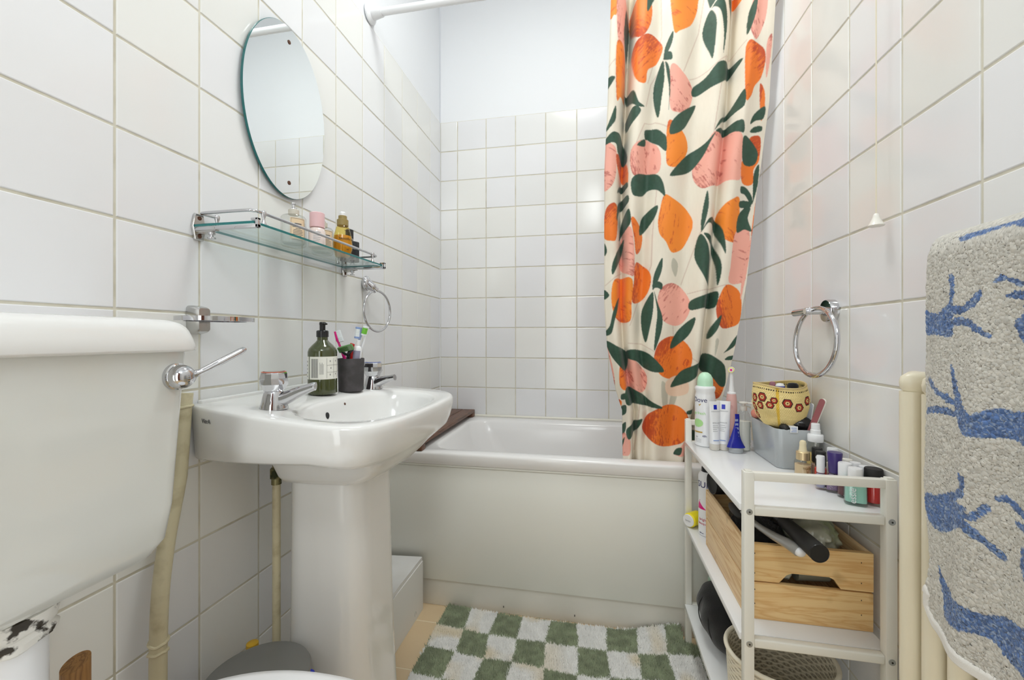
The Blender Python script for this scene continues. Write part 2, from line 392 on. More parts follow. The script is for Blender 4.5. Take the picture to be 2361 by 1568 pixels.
LEAVES=[[104,1984,117,1963,111,1874,104,1845,96,1901],[197,2015,182,1982,166,1953,164,1985,171,2019],[241,1886,239,1852,218,1811,220,1845],[353,1940,366,1912,366,1864,358,1794,348,1819,332,1874,339,1916],[352,1940,366,1960,383,1964,394,1936,397,1884,386,1800,387,1866,379,1924,361,1946],[345,1996,379,1991,354,1950,348,1958],[397,1984,412,1958,414,1912,403,1940],[490,1974,486,1946,466,1919,469,1954],[479,1914,475,1868,450,1824,454,1885],[215,1806,218,1752,211,1694,201,1634,188,1687,188,1731,201,1779],[220,1801,232,1775,235,1711,229,1634,226,1600,232,1702,225,1761],[215,1809,225,1827,238,1822,238,1801],[314,1669,298,1627,271,1586,236,1575,238,1609,266,1640],[306,1723,343,1745,374,1777,410,1778,440,1764,410,1739,379,1714,343,1704,305,1694],[363,1573,379,1605,410,1635,444,1674,444,1627,401,1612,374,1586],[366,1570,392,1587,423,1590,443,1584,443,1551,410,1564],[235,1449,266,1490,298,1521,339,1541,366,1568,352,1540,334,1503,303,1467,266,1451],[103,1746,126,1724,140,1682,159,1668,135,1668,111,1705],[106,1656,126,1672,147,1657,135,1634,109,1616],[39,1756,68,1756,41,1722],[70,1672,68,1625,36,1593,53,1632],[34,1568,63,1592,92,1588,104,1562,106,1507,78,1529,70,1558,34,1556],[161,1596,192,1603,215,1582,225,1566,224,1525,201,1548,173,1568,161,1569],[135,1547,160,1569,160,1547],[120,1444,159,1464,197,1456,215,1430,222,1386,201,1406,173,1411,152,1392,123,1394],[75,1405,87,1439,106,1442,108,1423,87,1419],[77,1365,92,1396,109,1397,110,1373,85,1354,75,1315],[82,1257,92,1319,111,1353,117,1308,94,1279],[199,1360,190,1319,147,1269,154,1326],[343,1392,348,1349,339,1301,328,1268,329,1316],[328,1268,348,1306,370,1312,388,1280,397,1236,398,1198,383,1237,366,1285,348,1294,332,1273],[466,1577,479,1604,511,1622,507,1590,484,1586],[466,1554,479,1569,502,1570,500,1556],[443,1539,466,1535,490,1500,484,1467,462,1460,443,1475],[477,1360,479,1435,494,1462,490,1401,477,1350],[440,1400,458,1396,475,1369,473,1346,454,1375,440,1381],[439,1357,466,1356,471,1339,439,1338],[431,1263,434,1310,454,1338,471,1337,464,1304,475,1266,454,1272],[97,1263,92,1214,63,1144,61,1180],[214,1194,212,1150,187,1092,190,1141],[188,1100,201,1119,215,1111,213,1093,201,1099],[186,1087,188,1033,178,970,166,925,154,979,157,1034],[190,1090,201,1053,216,1004,211,955,191,898,196,974,200,1023],[328,1262,348,1223,356,1175,354,1102,330,1142,312,1191,316,1239],[334,1262,361,1251,379,1203,388,1155,378,1102,374,1165,361,1218],[300,1056,339,1074,379,1084,372,1036,339,1034,300,1028],[313,1004,294,945,245,905,248,935,275,974],[82,1072,78,1035,68,995,58,955,39,947,38,960,53,980,63,1025],[41,930,73,915,109,890,106,833,78,855,53,890],[109,900,145,901,182,884,223,835,192,830,164,841,140,863,109,875],[244,783,271,828,298,848,342,867,332,834,303,805,271,787],[345,890,379,876,405,850,408,793,392,788,366,816,338,839],[389,1012,379,969,354,936,361,974],[441,952,432,916,399,893,410,907],[403,872,414,883,430,884,423,871],[106,778,150,762,182,736,221,714,182,714,145,724,106,724],[157,676,145,644,115,608,106,632,116,652],[90,756,105,761,105,744,90,738],[90,713,105,721,105,694,90,684],[90,646,105,664,103,632,90,621],[35,1096,51,1078,35,1065],[102,612,98,587,87,556,90,586],[303,665,316,665,312,651,298,645],[266,581,280,586,275,562,257,561],[294,708,316,714,316,702,294,697],[294,626,330,647,330,608,294,616],[36,1246,44,1221,36,1206]]
PALE_LEAVES=[[215,798,232,784,236,726,220,720],[248,760,266,756,257,721,238,691],[248,1193,264,1173,257,1134,243,1164],[374,935,383,930,372,883],[243,692,257,687,250,658]]
STEMS=[[336,1988,321,1885,275,1765],[449,1810,401,1798,348,1761,294,1744],[397,1798,379,1695,361,1568],[159,1616,192,1623,225,1600],[208,2008,211,1885,168,1738],[159,1616,121,1526],[215,1802,178,1737,164,1670],[111,1839,106,1815],[68,1810,39,1783],[185,1269,182,1171,116,980],[316,1234,275,1110],[294,1080,348,1091,401,1104],[111,923,154,920,192,896],[250,979,252,945],[150,728,135,564],[303,877,330,858],[39,1110,92,1154],[197,1407,185,1269],[330,1278,316,1240]]
TOWEL=[[5816,10608,5599,10624,5315,10631,5018,10640,4891,10646,4891,10489,5018,10530,5153,10580,5382,10569,5676,10537,5775,10551],[6266,9757,6054,9707,5879,9786,5816,9817,5775,9640,5785,9430,6031,9449,6266,9479],[5858,10157,5785,10146,5779,9954,5796,9780,5847,9784,5837,9960],[5826,9783,5676,9789,5561,9830,5470,9921,5408,9922,5435,9836,5561,9730,5755,9691],[5785,9631,5599,9640,5452,9560,5315,9446,5348,9414,5488,9496,5637,9557,5785,9553],[5290,10011,5216,10067,5123,10043,5003,9974,4891,9916,4891,9859,5062,9952,5185,10013,5281,9987],[5169,9843,5062,9892,4891,9859,4891,9787,5062,9810],[5092,9580,5003,9643,4891,9630,4891,9372,5033,9385,5085,9490],[6170,8867,6100,8911,5965,8797,5735,8704,5715,8621,5922,8695],[6206,8503,5965,8589,5715,8570,5715,8501,5965,8499,6206,8437],[5785,9064,5755,9066,5695,8899,5599,8708,5506,8557,5599,8523,5715,8690],[5735,8687,5599,8657,5488,8568,5249,8682,5123,8673,4891,8656,4891,8341,5062,8370,5233,8374,5488,8322,5618,8401],[6255,7304,5907,7530,5659,7656,5582,7736,5616,7852,5572,7883,5529,7838,5529,7637,5679,7528,5488,7535,5525,7403,5470,7344,5659,7208,5973,7046,6181,7007],[5525,7453,5416,7524,5381,7619,5321,7651,5312,7591,5399,7449,5507,7394],[5544,7345,5452,7352,5312,7254,5173,7166,5213,7117,5364,7197,5544,7277],[5270,7727,5213,7788,5133,7771,5018,7725,4870,7670,4870,7583,5042,7656,5165,7713],[5102,7554,5012,7578,4870,7554,4870,7482,5042,7520],[6087,6524,5929,6428,5659,6396,5399,6428,5213,6518,5018,6542,4870,6557,4870,6109,5018,6093,5165,6116,5329,6200,5620,6078,5864,6035,5951,6178]]


# ------------------------------------------------------------ room shell
rng = random.Random(7)
def tiled(name, pb, qb, mp, paint=None, gap=0.0021, paint_back=0.004):
    """wall of glazed tiles with sunken grout; mp(p, q, d) -> world, d towards the room"""
    g = G(); tone = []
    def q4(pts, m, tn):
        b = len(g.V)
        g.V.extend([mp(*p) for p in pts]); tone.extend([tn] * len(pts)); return b
    P0, P1, Q0, Q1 = pb[0], pb[-1], qb[0], qb[-1]
    b = q4([(P0, Q0, -0.0016), (P1, Q0, -0.0016), (P1, Q1, -0.0016), (P0, Q1, -0.0016)], 1, (1, 1, 1, 1))
    g.F.append((b, b + 1, b + 2, b + 3)); g.M.append(1)
    for i in range(len(pb) - 1):
        for j in range(len(qb) - 1):
            a0, a1, c0, c1 = pb[i] + gap, pb[i + 1] - gap, qb[j] + gap, qb[j + 1] - gap
            if a1 - a0 < 0.008 or c1 - c0 < 0.008: continue
            r = rng.random(); v = 0.775 + 0.045 * rng.random()
            tn = (v * 0.99, v * 0.995, v * 1.02, 1) if r < 0.4 else ((v, v, v * 0.972, 1) if r < 0.75 else (v * 0.995, v, v, 1))
            d = [(0.0, -0.0018), (0.0004, -0.0006), (0.0016, 0.0)]
            pts = []
            for ins, dd in d:
                pts += [(a0 + ins, c0 + ins, dd), (a1 - ins, c0 + ins, dd), (a1 - ins, c1 - ins, dd), (a0 + ins, c1 - ins, dd)]
            b = q4(pts, 0, tn)
            for k in range(2):
                for e in range(4):
                    f = (e + 1) % 4
                    g.F.append((b + k * 4 + e, b + k * 4 + f, b + k * 4 + 4 + f, b + k * 4 + 4 + e)); g.M.append(0)
            g.F.append((b + 8, b + 9, b + 10, b + 11)); g.M.append(0)
    if paint:
        z0, z1 = paint
        b = q4([(P0, z0, -paint_back), (P1, z0, -paint_back), (P1, z1, -paint_back), (P0, z1, -paint_back),
                (P0, z0, -0.0016), (P1, z0, -0.0016)], 2, (1, 1, 1, 1))
        g.F.append((b, b + 1, b + 2, b + 3)); g.M.append(2)
        g.F.append((b, b + 1, b + 5, b + 4)); g.M.append(2)
    # a solid back so that the wall has thickness
    zt = paint[1] if paint else Q1
    b = q4([(P0, Q0, -0.1), (P1, Q0, -0.1), (P1, zt, -0.1), (P0, zt, -0.1)], 2, (1, 1, 1, 1))
    g.F.append((b, b + 1, b + 2, b + 3)); g.M.append(2)
    o = build(name, g, [M_TILE, M_GROUT, M_PAINT], smooth=False, fixn=False, attr=tone, kind='structure')
    return o
def bounds(lo, hi, start, step):
    out = [lo]
    k = math.floor((lo - start) / step) + 1
    while start + k * step < hi - 0.004:
        if start + k * step > lo + 0.004: out.append(start + k * step)
        k += 1
    return out + [hi]
TOPZ = H + 7.312 * T
qL = bounds(0, TOPZ, H - 0.688 * T, T)
qR = bounds(0, H + 7.413 * T, H - 0.587 * T, T)
tiled('wall_left', bounds(YF, YB, 3.6526 * T, T), qL, lambda p, q, d: (XL + d, p, q), (TOPZ, ZC))
tiled('wall_back', bounds(XL, XR, -4.5161 * T, T), qL, lambda p, q, d: (p, YB - d, q), (TOPZ, ZC))
tiled('wall_right', bounds(YF, YB, 9.5397 * T, T), qR, lambda p, q, d: (XR - d, p, q), (H + 7.413 * T, ZC))
# wall behind the camera, with a wooden door and an added frosted window for fill light
g = G()
g.box(XL - 0.1, -0.63, YF - 0.1, YF, 0, ZC).box(0.37, XR + 0.1, YF - 0.1, YF, 0, 2.15).box(0.37, XR + 0.1, YF - 0.1, YF, 2.65, ZC).box(-0.63, 0.37, YF - 0.1, YF, 2.65, ZC).box(-0.63, 0.37, YF - 0.1, YF, 2.02, 2.15).box(-0.63, -0.11, YF - 0.1, YF, 2.15, 2.65)
g.box(-0.63, -0.50, YF - 0.1, YF, 0, 2.02)
build('wall_front', g, M_PAINT, smooth=False, kind='structure')
M_DOOR = wood('red_brown_door', (0.20, 0.055, 0.025), (0.12, 0.03, 0.015), 'Z', 0.6, 0.35, False)
g = G(); g.box(-0.10, 0.37, YF - 0.06, YF - 0.015, 0, 2.02, 0.003)
for xd in ((-0.04, 0.31),):
    for z0, z1 in ((0.15, 0.9), (1.05, 1.9)): g.box(xd[0], xd[1], YF - 0.018, YF - 0.008, z0, z1, 0.006)
build('door_1', g, M_DOOR, kind='structure')
g = G()
g.box(-0.11, -0.07, YF - 0.06, YF, 2.15, 2.65, 0.004).box(0.51, XR, YF - 0.06, YF, 2.15, 2.65, 0.004).box(-0.07, 0.51, YF - 0.06, YF, 2.15, 2.19, 0.004).box(-0.07, 0.51, YF - 0.06, YF, 2.61, 2.65, 0.004)
w = build('fill_window_1', g, M_WHITE, kind='structure')  # unseen window, made up to go with the high fill light
g = G(); g.box(-0.07, 0.51, YF - 0.04, YF - 0.034, 2.19, 2.61)
build('fill_pane', g, mat('fill_pane_glow', (0.92, 0.96, 1.0), rough=0.4, emit=1.2), parent=w)  # pane glows only as added fill
g = G(); g.box(XL - 0.1, XR + 0.1, YF - 0.1, YB + 0.1, ZC, ZC + 0.1)
build('ceiling', g, M_CEIL, smooth=False, kind='structure')

M_FT = mat('beige_floor_tile', (0.72, 0.56, 0.36), rough=0.35, attr=True, noise=(5, (0.66, 0.50, 0.31), 0.4, 0.75))
M_FG = mat('floor_joint', (0.80, 0.70, 0.52), rough=0.8)
g = G(); tone = []
b0 = [(XL, YF), (XR, YF), (XR, YB), (XL, YB)]
g.box(XL, XR, YF, YB, -0.1, -0.0008, m=1); tone += [(1, 1, 1, 1)] * 8
xs = bounds(XL, XR, XL, 0.3); ys = bounds(YF, YB, 1.306, 0.198)
for i in range(len(xs) - 1):
    for j in range(len(ys) - 1):
        x0, x1, y0, y1 = xs[i] + 0.0015, xs[i + 1] - 0.0015, ys[j] + 0.0015, ys[j + 1] - 0.0015
        b = len(g.V)
        g.V += [(x0, y0, -0.0008), (x1, y0, -0.0008), (x1, y1, -0.0008), (x0, y1, -0.0008), (x0 + 0.001, y0 + 0.001, 0), (x1 - 0.001, y0 + 0.001, 0), (x1 - 0.001, y1 - 0.001, 0), (x0 + 0.001, y1 - 0.001, 0)]
        k = 0.96 + 0.06 * rng.random(); tone += [(0.72 * k, 0.56 * k, 0.36 * k, 1)] * 8
        for e in range(4):
            f = (e + 1) % 4; g.F.append((b + e, b + f, b + 4 + f, b + 4 + e)); g.M.append(0)
        g.F.append((b + 4, b + 5, b + 6, b + 7)); g.M.append(0)
build('floor', g, [M_FT, M_FG], smooth=False, fixn=False, attr=tone, kind='structure')

# ------------------------------------------------------------ bath
bath = thing('bathtub', 'white built-in bathtub across the back of the room with plain white front panel', 'bathtub', ((XL + XR) / 2, 1.7, 0))
RZ = 0.5423; BY = 1.372
x0, x1, y1 = XL + 0.002, XR - 0.002, YB - 0.002
def R_(a, b, c, d, r, z): return [(x, y, z) for x, y in rrect(a, b, c, d, r, 10)]
loops = [R_(x0 + 0.02, x1 - 0.02, BY + 0.03, y1 - 0.02, 0.004, 0.503), R_(x0, x1, BY + 0.002, y1, 0.004, 0.501), R_(x0, x1, BY, y1, 0.004, 0.504), R_(x0, x1, BY, y1, 0.004, 0.533),
         R_(x0, x1, BY + 0.0012, y1, 0.004, 0.537), R_(x0, x1, BY + 0.004, y1, 0.006, 0.5405), R_(x0 + 0.004, x1 - 0.004, BY + 0.008, y1 - 0.004, 0.008, RZ),
         R_(-0.585, 0.465, 1.420, 1.975, 0.085, RZ), R_(-0.578, 0.458, 1.428, 1.967, 0.085, RZ - 0.003), R_(-0.572, 0.453, 1.434, 1.960, 0.085, RZ - 0.012),
         R_(-0.555, 0.445, 1.444, 1.950, 0.10, RZ - 0.06), R_(-0.51, 0.435, 1.460, 1.936, 0.12, RZ - 0.16), R_(-0.44, 0.42, 1.48, 1.915, 0.14, RZ - 0.27), R_(-0.38, 0.40, 1.51, 1.885, 0.14, RZ - 0.325), R_(-0.30, 0.36, 1.56, 1.84, 0.12, RZ - 0.345)]
g = G(); g.loft(loops, False, True)
build('tub', g, M_ACRYL, parent=bath, ang=60)
g = G()
g.box(XL + 0.001, XR - 0.001, 1.380, 1.392, 0.096, 0.4925, 0.003)
g.box(XL + 0.001, XR - 0.001, 1.3755, 1.39, 0.4935, 0.5003, 0.0018)
build('front_panel', g, M_PANEL, parent=bath)
g = G(); g.box(XL + 0.001, XR - 0.001, 1.393, 1.408, 0.0, 0.10, 0.002)
for x, z in ((-0.60, 0.018), (-0.30, 0.02), (-0.06, 0.02)): g.box(x - 0.0012, x + 0.0012, 1.3922, 1.394, z, z + 0.006, m=1)
build('kickboard', g, [M_KICK, M_DARK], parent=bath)
g = G(); g.tube([(XL + 0.002, YB - 0.0065, RZ + 0.003), (XR - 0.002, YB - 0.0065, RZ + 0.003)], 0.006, 10)
build('sealant', g, mat('white_sealant', (0.80, 0.78, 0.70), rough=0.4), parent=bath)

# dark wooden board lying on the left end of the bath
g = G()
for k in range(3):
    xa = -0.774 + k * 0.062
    g.box(xa, xa + 0.0605, 1.376, 2.045, RZ + 0.0195, RZ + 0.034, 0.0025)
g.box(-0.774, -0.5895, 2.005, 2.045, RZ + 0.0005, RZ + 0.0197, 0.002).box(-0.774, -0.5895, 1.376, 1.41, RZ + 0.0005, RZ + 0.0197, 0.002)
tag(build('bath_board', g, M_DUCK, loc=(-0.68, 1.71, RZ)), 'dark brown wooden board lying across the left end of the bathtub', 'bath board')

# ------------------------------------------------------------ curtain rail and shower curtain
rail = thing('curtain_rail', 'white round shower curtain rail crossing the room high above the bathtub', 'curtain rail', (XL, 1.3588, 2.09))
g = G(); g.cyl((XL + 0.012, 1.3588, 2.090), (XR - 0.012, 1.3588, 2.086), 0.0125, 24)
build('rail', g, M_WHITE, parent=rail)
for sx, xw in ((1, XL), (-1, XR)):
    g = G()
    zr = 2.09 if sx > 0 else 2.086
    q = Matrix.Translation((xw, 1.3588, zr)) @ rot('Y', 90 * sx)
    g.lathe([(0.034, 0.0003), (0.034, 0.006), (0.030, 0.010), (0.022, 0.014), (0.019, 0.030), (0.0165, 0.046), (0.0155, 0.050)], 32, xf=q)
    build('flange', g, M_WHITE, parent=rail)

def cr_closed(P, k=6):
    n = len(P); out = []
    for i in range(n):
        a, b, c, d = P[i - 1], P[i], P[(i + 1) % n], P[(i + 2) % n]
        for j in range(k):
            t = j / k
            out.append([0.5 * (2 * b[m] + (c[m] - a[m]) * t + (2 * a[m] - 5 * b[m] + 4 * c[m] - d[m]) * t * t + (3 * b[m] - a[m] - 3 * c[m] + d[m]) * t ** 3) for m in (0, 1)])
    return np.array(out)
def inside(X, Z, P):
    """indices of points inside polygon P"""
    lo, hi = P.min(0), P.max(0)
    idx = np.nonzero((X >= lo[0]) & (X <= hi[0]) & (Z >= lo[1]) & (Z <= hi[1]))[0]
    x, z = X[idx], Z[idx]
    c = np.zeros(len(idx), bool)
    for i in range(len(P)):
        ax, az = P[i - 1]; bx, bz = P[i]
        if az == bz: continue
        hit = ((az > z) != (bz > z)) & (x < (bx - ax) * (z - az) / (bz - az) + ax)
        c ^= hit
    return idx[c]
def vnoise(x, y, seed=0):
    xi, yi = np.floor(x).astype(np.int64), np.floor(y).astype(np.int64)
    fx, fy = x - xi, y - yi
    fx = fx * fx * (3 - 2 * fx); fy = fy * fy * (3 - 2 * fy)
    def h(a, b):
        n = (a * 374761393 + b * 668265263 + seed * 974711) & 0x7fffffff
        n = ((n ^ (n >> 13)) * 1274126177) & 0x7fffffff
        return ((n ^ (n >> 16)) & 0xffff) / 65535.0
    return (h(xi, yi) * (1 - fx) + h(xi + 1, yi) * fx) * (1 - fy) + (h(xi, yi + 1) * (1 - fx) + h(xi + 1, yi + 1) * fx) * fy
def sstep(a, b, x):
    t = np.clip((x - a) / (b - a), 0, 1)
    return t * t * (3 - 2 * t)
def pairs(l, s=1000.0): return [(l[i] / s, l[i + 1] / s) for i in range(0, len(l), 2)]
def quad_faces(nu, nv):
    i = np.arange(nv - 1)[:, None] * nu + np.arange(nu - 1)[None, :]
    return np.stack([i, i + 1, i + nu + 1, i + nu], -1).reshape(-1, 4)
def grid_mesh(name, co, faces, m, tone, parent=None, base=(0, 0, 0)):
    me = bpy.data.meshes.new(name)
    co = co - np.array(base)
    me.vertices.add(len(co)); me.vertices.foreach_set('co', co.astype(np.float32).ravel())
    k = faces.shape[1]
    me.loops.add(len(faces) * k); me.loops.foreach_set('vertex_index', faces.astype(np.int32).ravel())
    me.polygons.add(len(faces)); me.polygons.foreach_set('loop_start', np.arange(0, len(faces) * k, k, dtype=np.int32))
    me.update(calc_edges=True)
    me.polygons.foreach_set('use_smooth', np.ones(len(faces), bool))
    if tone is not None:
        a = me.color_attributes.new('tone', 'FLOAT_COLOR', 'POINT')
        t4 = np.ones((len(co), 4), np.float32); t4[:, :3] = tone
        a.data.foreach_set('color', t4.ravel())
    me.materials.append(m)
    me.update()
    o = bpy.data.objects.new(name, me); COL.objects.link(o)
    if parent is not None: o.parent = parent
    else: o.location = base
    BASE[o.name] = tuple(base)
    return o

NU, NV = 430, 1340
zt, zb = 2.0735, 0.40
s = np.linspace(0, 1, NU); zz = np.linspace(zt, zb, NV)
S, Z = np.meshgrid(s, zz)
Lz = np.interp(zz, [0.40, 0.556, 0.702, 0.771, 0.911, 1.051, 1.473, 1.683, 2.03], [0.099, 0.0961, 0.0934, 0.0718, 0.0445, 0.0349, 0.0349, 0.0445, 0.0554])[:, None]
Rz = np.interp(zz, [0.40, 0.57, 0.645, 0.78, 0.913, 1.11, 1.373, 1.632, 1.955, 2.08], [0.34, 0.358, 0.371, 0.408, 0.433, 0.463, 0.487, 0.523, 0.549, 0.552])[:, None]
PX = Lz + (Rz - Lz) * S                        # place along the printed cloth
# folds: (position, width, depth); positive depth comes towards the room
fold = np.zeros_like(S)
for c, w_, d_, ph in ((0.055, 0.055, 0.022, 0.0), (0.135, 0.024, -0.040, 0.0), (0.22, 0.05, 0.010, 0.0), (0.40, 0.09, 0.010, 1.0), (0.55, 0.07, -0.010, 0.4), (0.68, 0.06, 0.014, 0.0), (0.765, 0.026, -0.034, 0.0), (0.86, 0.06, 0.016, 0.0), (0.30, 0.04, -0.012, 0.0)):
    cc = c + 0.025 * np.sin(ph + 2.2 * Z + 9 * c) * (0.4 if d_ < -0.015 else 1.0)
    fold += d_ * np.exp(-((S - cc) / w_) ** 2) * (0.75 + 0.25 * np.sin(3 * Z + 17 * c))
amp = np.interp(Z, [0.4, 0.8, 1.3, 2.07], [0.6, 0.9, 1.0, 1.15])
fold *= amp * 1.75
fold += 0.0015 * np.sin(38 * Z + 6 * S) * np.sin(25 * S + 3 * Z)
front_lean = np.interp(Z, [0.40, 0.56, 0.9, 2.07], [0.072, 0.055, 0.022, -0.024])
reach = 0.085 * sstep(0.72, 1.0, S) * sstep(1.35, 2.03, Z)
PYC = 1.385 + front_lean - fold - reach
PXC = np.minimum(PX * (1 - 0.42 * reach) - 0.30 * reach, XR - 0.007)
tone = np.empty((NU * NV, 3)); tone[:] = (0.80, 0.735, 0.62)
fx, fz = PX.ravel(), Z.ravel()
weave = vnoise(fx * 300, fz * 60, 3)
tone *= (0.985 + 0.03 * weave)[:, None]
for l in STEMS:
    P = np.array(pairs(l))
    for a, b in zip(P[:-1], P[1:]):
        d = b - a; L2 = (d ** 2).sum()
        t = np.clip(((fx - a[0]) * d[0] + (fz - a[1]) * d[1]) / L2, 0, 1)
        dist = np.hypot(fx - a[0] - t * d[0], fz - a[1] - t * d[1])
        tone[dist < 0.0016] = (0.66, 0.54, 0.45)
for l in PALE_LEAVES:
    tone[inside(fx, fz, cr_closed(pairs(l)))] = (0.52, 0.50, 0.41)
for n_, (c, l) in enumerate(FRUITS):
    P = cr_closed(pairs(l)); ii = inside(fx, fz, P)
    if not len(ii): continue
    x, z = fx[ii], fz[ii]
    cx_, cz_ = P.mean(0); ex = (P.max(0) - P.min(0)) / 2 + 1e-6
    a = 0.5 + 2.4 * ((n_ * 0.377) % 1)
    u_ = (x - cx_) * math.cos(a) + (z - cz_) * math.sin(a); v_ = -(x - cx_) * math.sin(a) + (z - cz_) * math.cos(a)
    streak = 0.6 * vnoise(u_ * 90, v_ * 420, n_) + 0.4 * vnoise(u_ * 260, v_ * 700, n_ + 50)
    side = ((x - cx_) / ex[0] * math.cos(a * 2) + (z - cz_) / ex[1] * math.sin(a * 2))
    marks = sstep(0.74, 0.80, vnoise(u_ * 38, v_ * 150, n_ + 9)) * sstep(0.40, 0.65, streak)
    if c == 'P': base, dk, lo = (0.86, 0.40, 0.315), (0.46, 0.10, 0.08), 0.62
    elif c == 'O': base, dk, lo = (0.90, 0.25, 0.015), (0.60, 0.08, 0.008), 0.70
    elif c == 'D': base, dk, lo = (0.85, 0.19, 0.012), (0.50, 0.05, 0.006), 0.10
    else: base, dk, lo = (0.82, 0.60, 0.45), (0.78, 0.55, 0.40), 0.9
    k = np.clip(0.85 * sstep(lo, lo + 0.7, side + (streak - 0.5) * 1.6) + 0.8 * marks, 0, 1)[:, None]
    tone[ii] = np.array(base) * (1 - k) + np.array(dk) * k
for n_, l in enumerate(LEAVES):
    ii = inside(fx, fz, cr_closed(pairs(l), 5))
    tone[ii] = np.array((0.020, 0.068, 0.040)) * (0.85 + 0.3 * vnoise(fx[ii] * 200, fz[ii] * 200, n_))[:, None]
soft = tone.reshape(NV, NU, 3)           # soften the print edges by one thread
soft[:, 1:-1] = 0.25 * soft[:, :-2] + 0.5 * soft[:, 1:-1] + 0.25 * soft[:, 2:]
soft[1:-1] = 0.25 * soft[:-2] + 0.5 * soft[1:-1] + 0.25 * soft[2:]
tone = soft.reshape(-1, 3)
hem = (S.ravel() < 0.008)
tone[hem] *= 0.85
M_CURT = mat('printed_curtain', (0.8, 0.74, 0.62), rough=0.55, attr=True, sheen=0.15, bump=(500, 0.08, 2))
cb = (0.28, 1.385, 2.0735)
cur = grid_mesh('shower_curtain', np.stack([PXC.ravel(), PYC.ravel(), Z.ravel()], -1), quad_faces(NU, NV), M_CURT, tone, None, cb)
tag(cur, 'cream shower curtain printed with orange and pink fruit and dark green leaves', 'shower curtain')

# ------------------------------------------------------------ left wall: mirror, glass shelf, rings
mir = thing('oval_mirror', 'frameless oval mirror screwed to the left wall above the glass shelf', 'mirror', (XL, 0.944, 1.5198))
def oval(ry, rz, x, n=96): return [(x, 0.944 + ry * math.cos(2 * math.pi * i / n), 1.5198 + rz * math.sin(2 * math.pi * i / n)) for i in range(n)]
g = G(); g.loft([oval(0.1445, 0.2187, XL + 0.006), oval(0.1449, 0.2191, XL + 0.0065), oval(0.1449, 0.2191, XL + 0.0115), oval(0.1440, 0.2182, XL + 0.0122)], True, False)
build('mirror_back', g, M_GEDGE, parent=mir)
g = G(); g.loft([oval(0.1440, 0.2182, XL + 0.0122), oval(0.1440, 0.2182, XL + 0.0123)], False, True)
build('mirror_face', g, M_MIRROR, parent=mir, smooth=False)
g = G()
for z in (1.3390, 1.7006):
    g = G(); g.lathe([(0.0052, 0), (0.005, 0.0012), (0.002, 0.002)], 20, xf=tr(XL + 0.0123, 0.9445, z) @ rot('Y', 90))
    build('mirror_screw', g, M_RUST, parent=mir)
for z in (1.3390, 1.7006):
    g = G(); g.cyl((XL, 0.9445, z), (XL + 0.006, 0.9445, z), 0.008, 16); build('spacer', g, M_DARK, parent=mir)

ZG = 1.163
sh = thing('glass_shelf', 'glass shelf with chrome brackets and gallery rail under the oval mirror', 'shelf', (XL, 0.94, ZG))
xa, xb, ya, yb_ = XL + 0.006, -0.637, 0.6895, 1.186
g = G(); g.box(xa, xb, ya, yb_, ZG - 0.003, ZG + 0.003, 0.0006, 1)
# faces: broad sides clear, edges green
g.M = [0] * len(g.F)
for i, f in enumerate(g.F):
    zs_ = [g.V[v][2] for v in f]
    if max(zs_) - min(zs_) > 0.003: g.M[i] = 1
build('glass_panel', g, [M_SGLASS, M_SEDGE], parent=sh)
for y, s_ in ((0.693, -1), (1.186, 1)):
    yp = y + (0.008 if s_ < 0 else 0.016)
    g = G()
    q = Matrix(((0, 0, 1, XL + 0.0005), (1, 0, 0, yp), (0, 1, 0, ZG), (0, 0, 0, 1)))
    g.prism([(-0.009, 0.026), (0.009, 0.026), (0.015, 0.0), (0.010, -0.027), (-0.009, -0.027), (-0.015, 0.0)], 0, 0.006, xf=q, bev=0.002)
    g.cyl((XL + 0.004, yp, ZG - 0.007), (XL + 0.055, y + 0.001, ZG - 0.007), 0.010, r1=0.0055)
    br = build('bracket', g, M_WCHROME, parent=sh)
    g = G()
    g.box(XL + 0.006, -0.628, y - 0.004, y + 0.004, ZG - 0.0105, ZG - 0.0035, 0.0012).box(-0.634, -0.628, y - 0.004, y + 0.004, ZG - 0.0105, ZG + 0.0085, 0.0012).box(-0.644, -0.628, y - 0.004, y + 0.004, ZG + 0.0035, ZG + 0.0085, 0.0012)
    build('bracket_arm', g, M_CHROME, parent=br)
    for dz in (0.017, -0.019):
        g = G(); g.lathe([(0.0042, 0), (0.004, 0.0012), (0.0015, 0.0018)], 14, xf=tr(XL + 0.0062, yp, ZG + dz) @ rot('Y', 90))
        build('bracket_screw', g, M_RUST, parent=br)
    g = G(); g.cyl((-0.742, y + 0.006, ZG - 0.018), (-0.742, y + 0.006, ZG - 0.004), 0.006).cyl((-0.742, y + 0.006, ZG - 0.024), (-0.742, y + 0.006, ZG - 0.018), 0.003).cyl((-0.742, y + 0.006, ZG - 0.026), (-0.742, y + 0.006, ZG - 0.0235), 0.007)
    build('clamp_knob', g, M_CHROME, parent=br)
ZRL = ZG + 0.026
pts = smooth_line([(-0.762, 0.730, ZRL), (-0.768, 0.705, ZRL), (-0.760, 0.698, ZRL), (-0.72, 0.697, ZRL), (-0.662, 0.697, ZRL), (-0.650, 0.702, ZRL), (-0.645, 0.716, ZRL), (-0.644, 0.80, ZRL), (-0.644, 1.08, ZRL), (-0.645, 1.150, ZRL), (-0.650, 1.170, ZRL), (-0.662, 1.176, ZRL), (-0.72, 1.177, ZRL), (-0.760, 1.176, ZRL), (-0.768, 1.170, ZRL), (-0.762, 1.145, ZRL)], 6)
g = G(); g.tube(pts, 0.0032, 12); build('gallery_rail', g, M_CHROME, parent=sh)
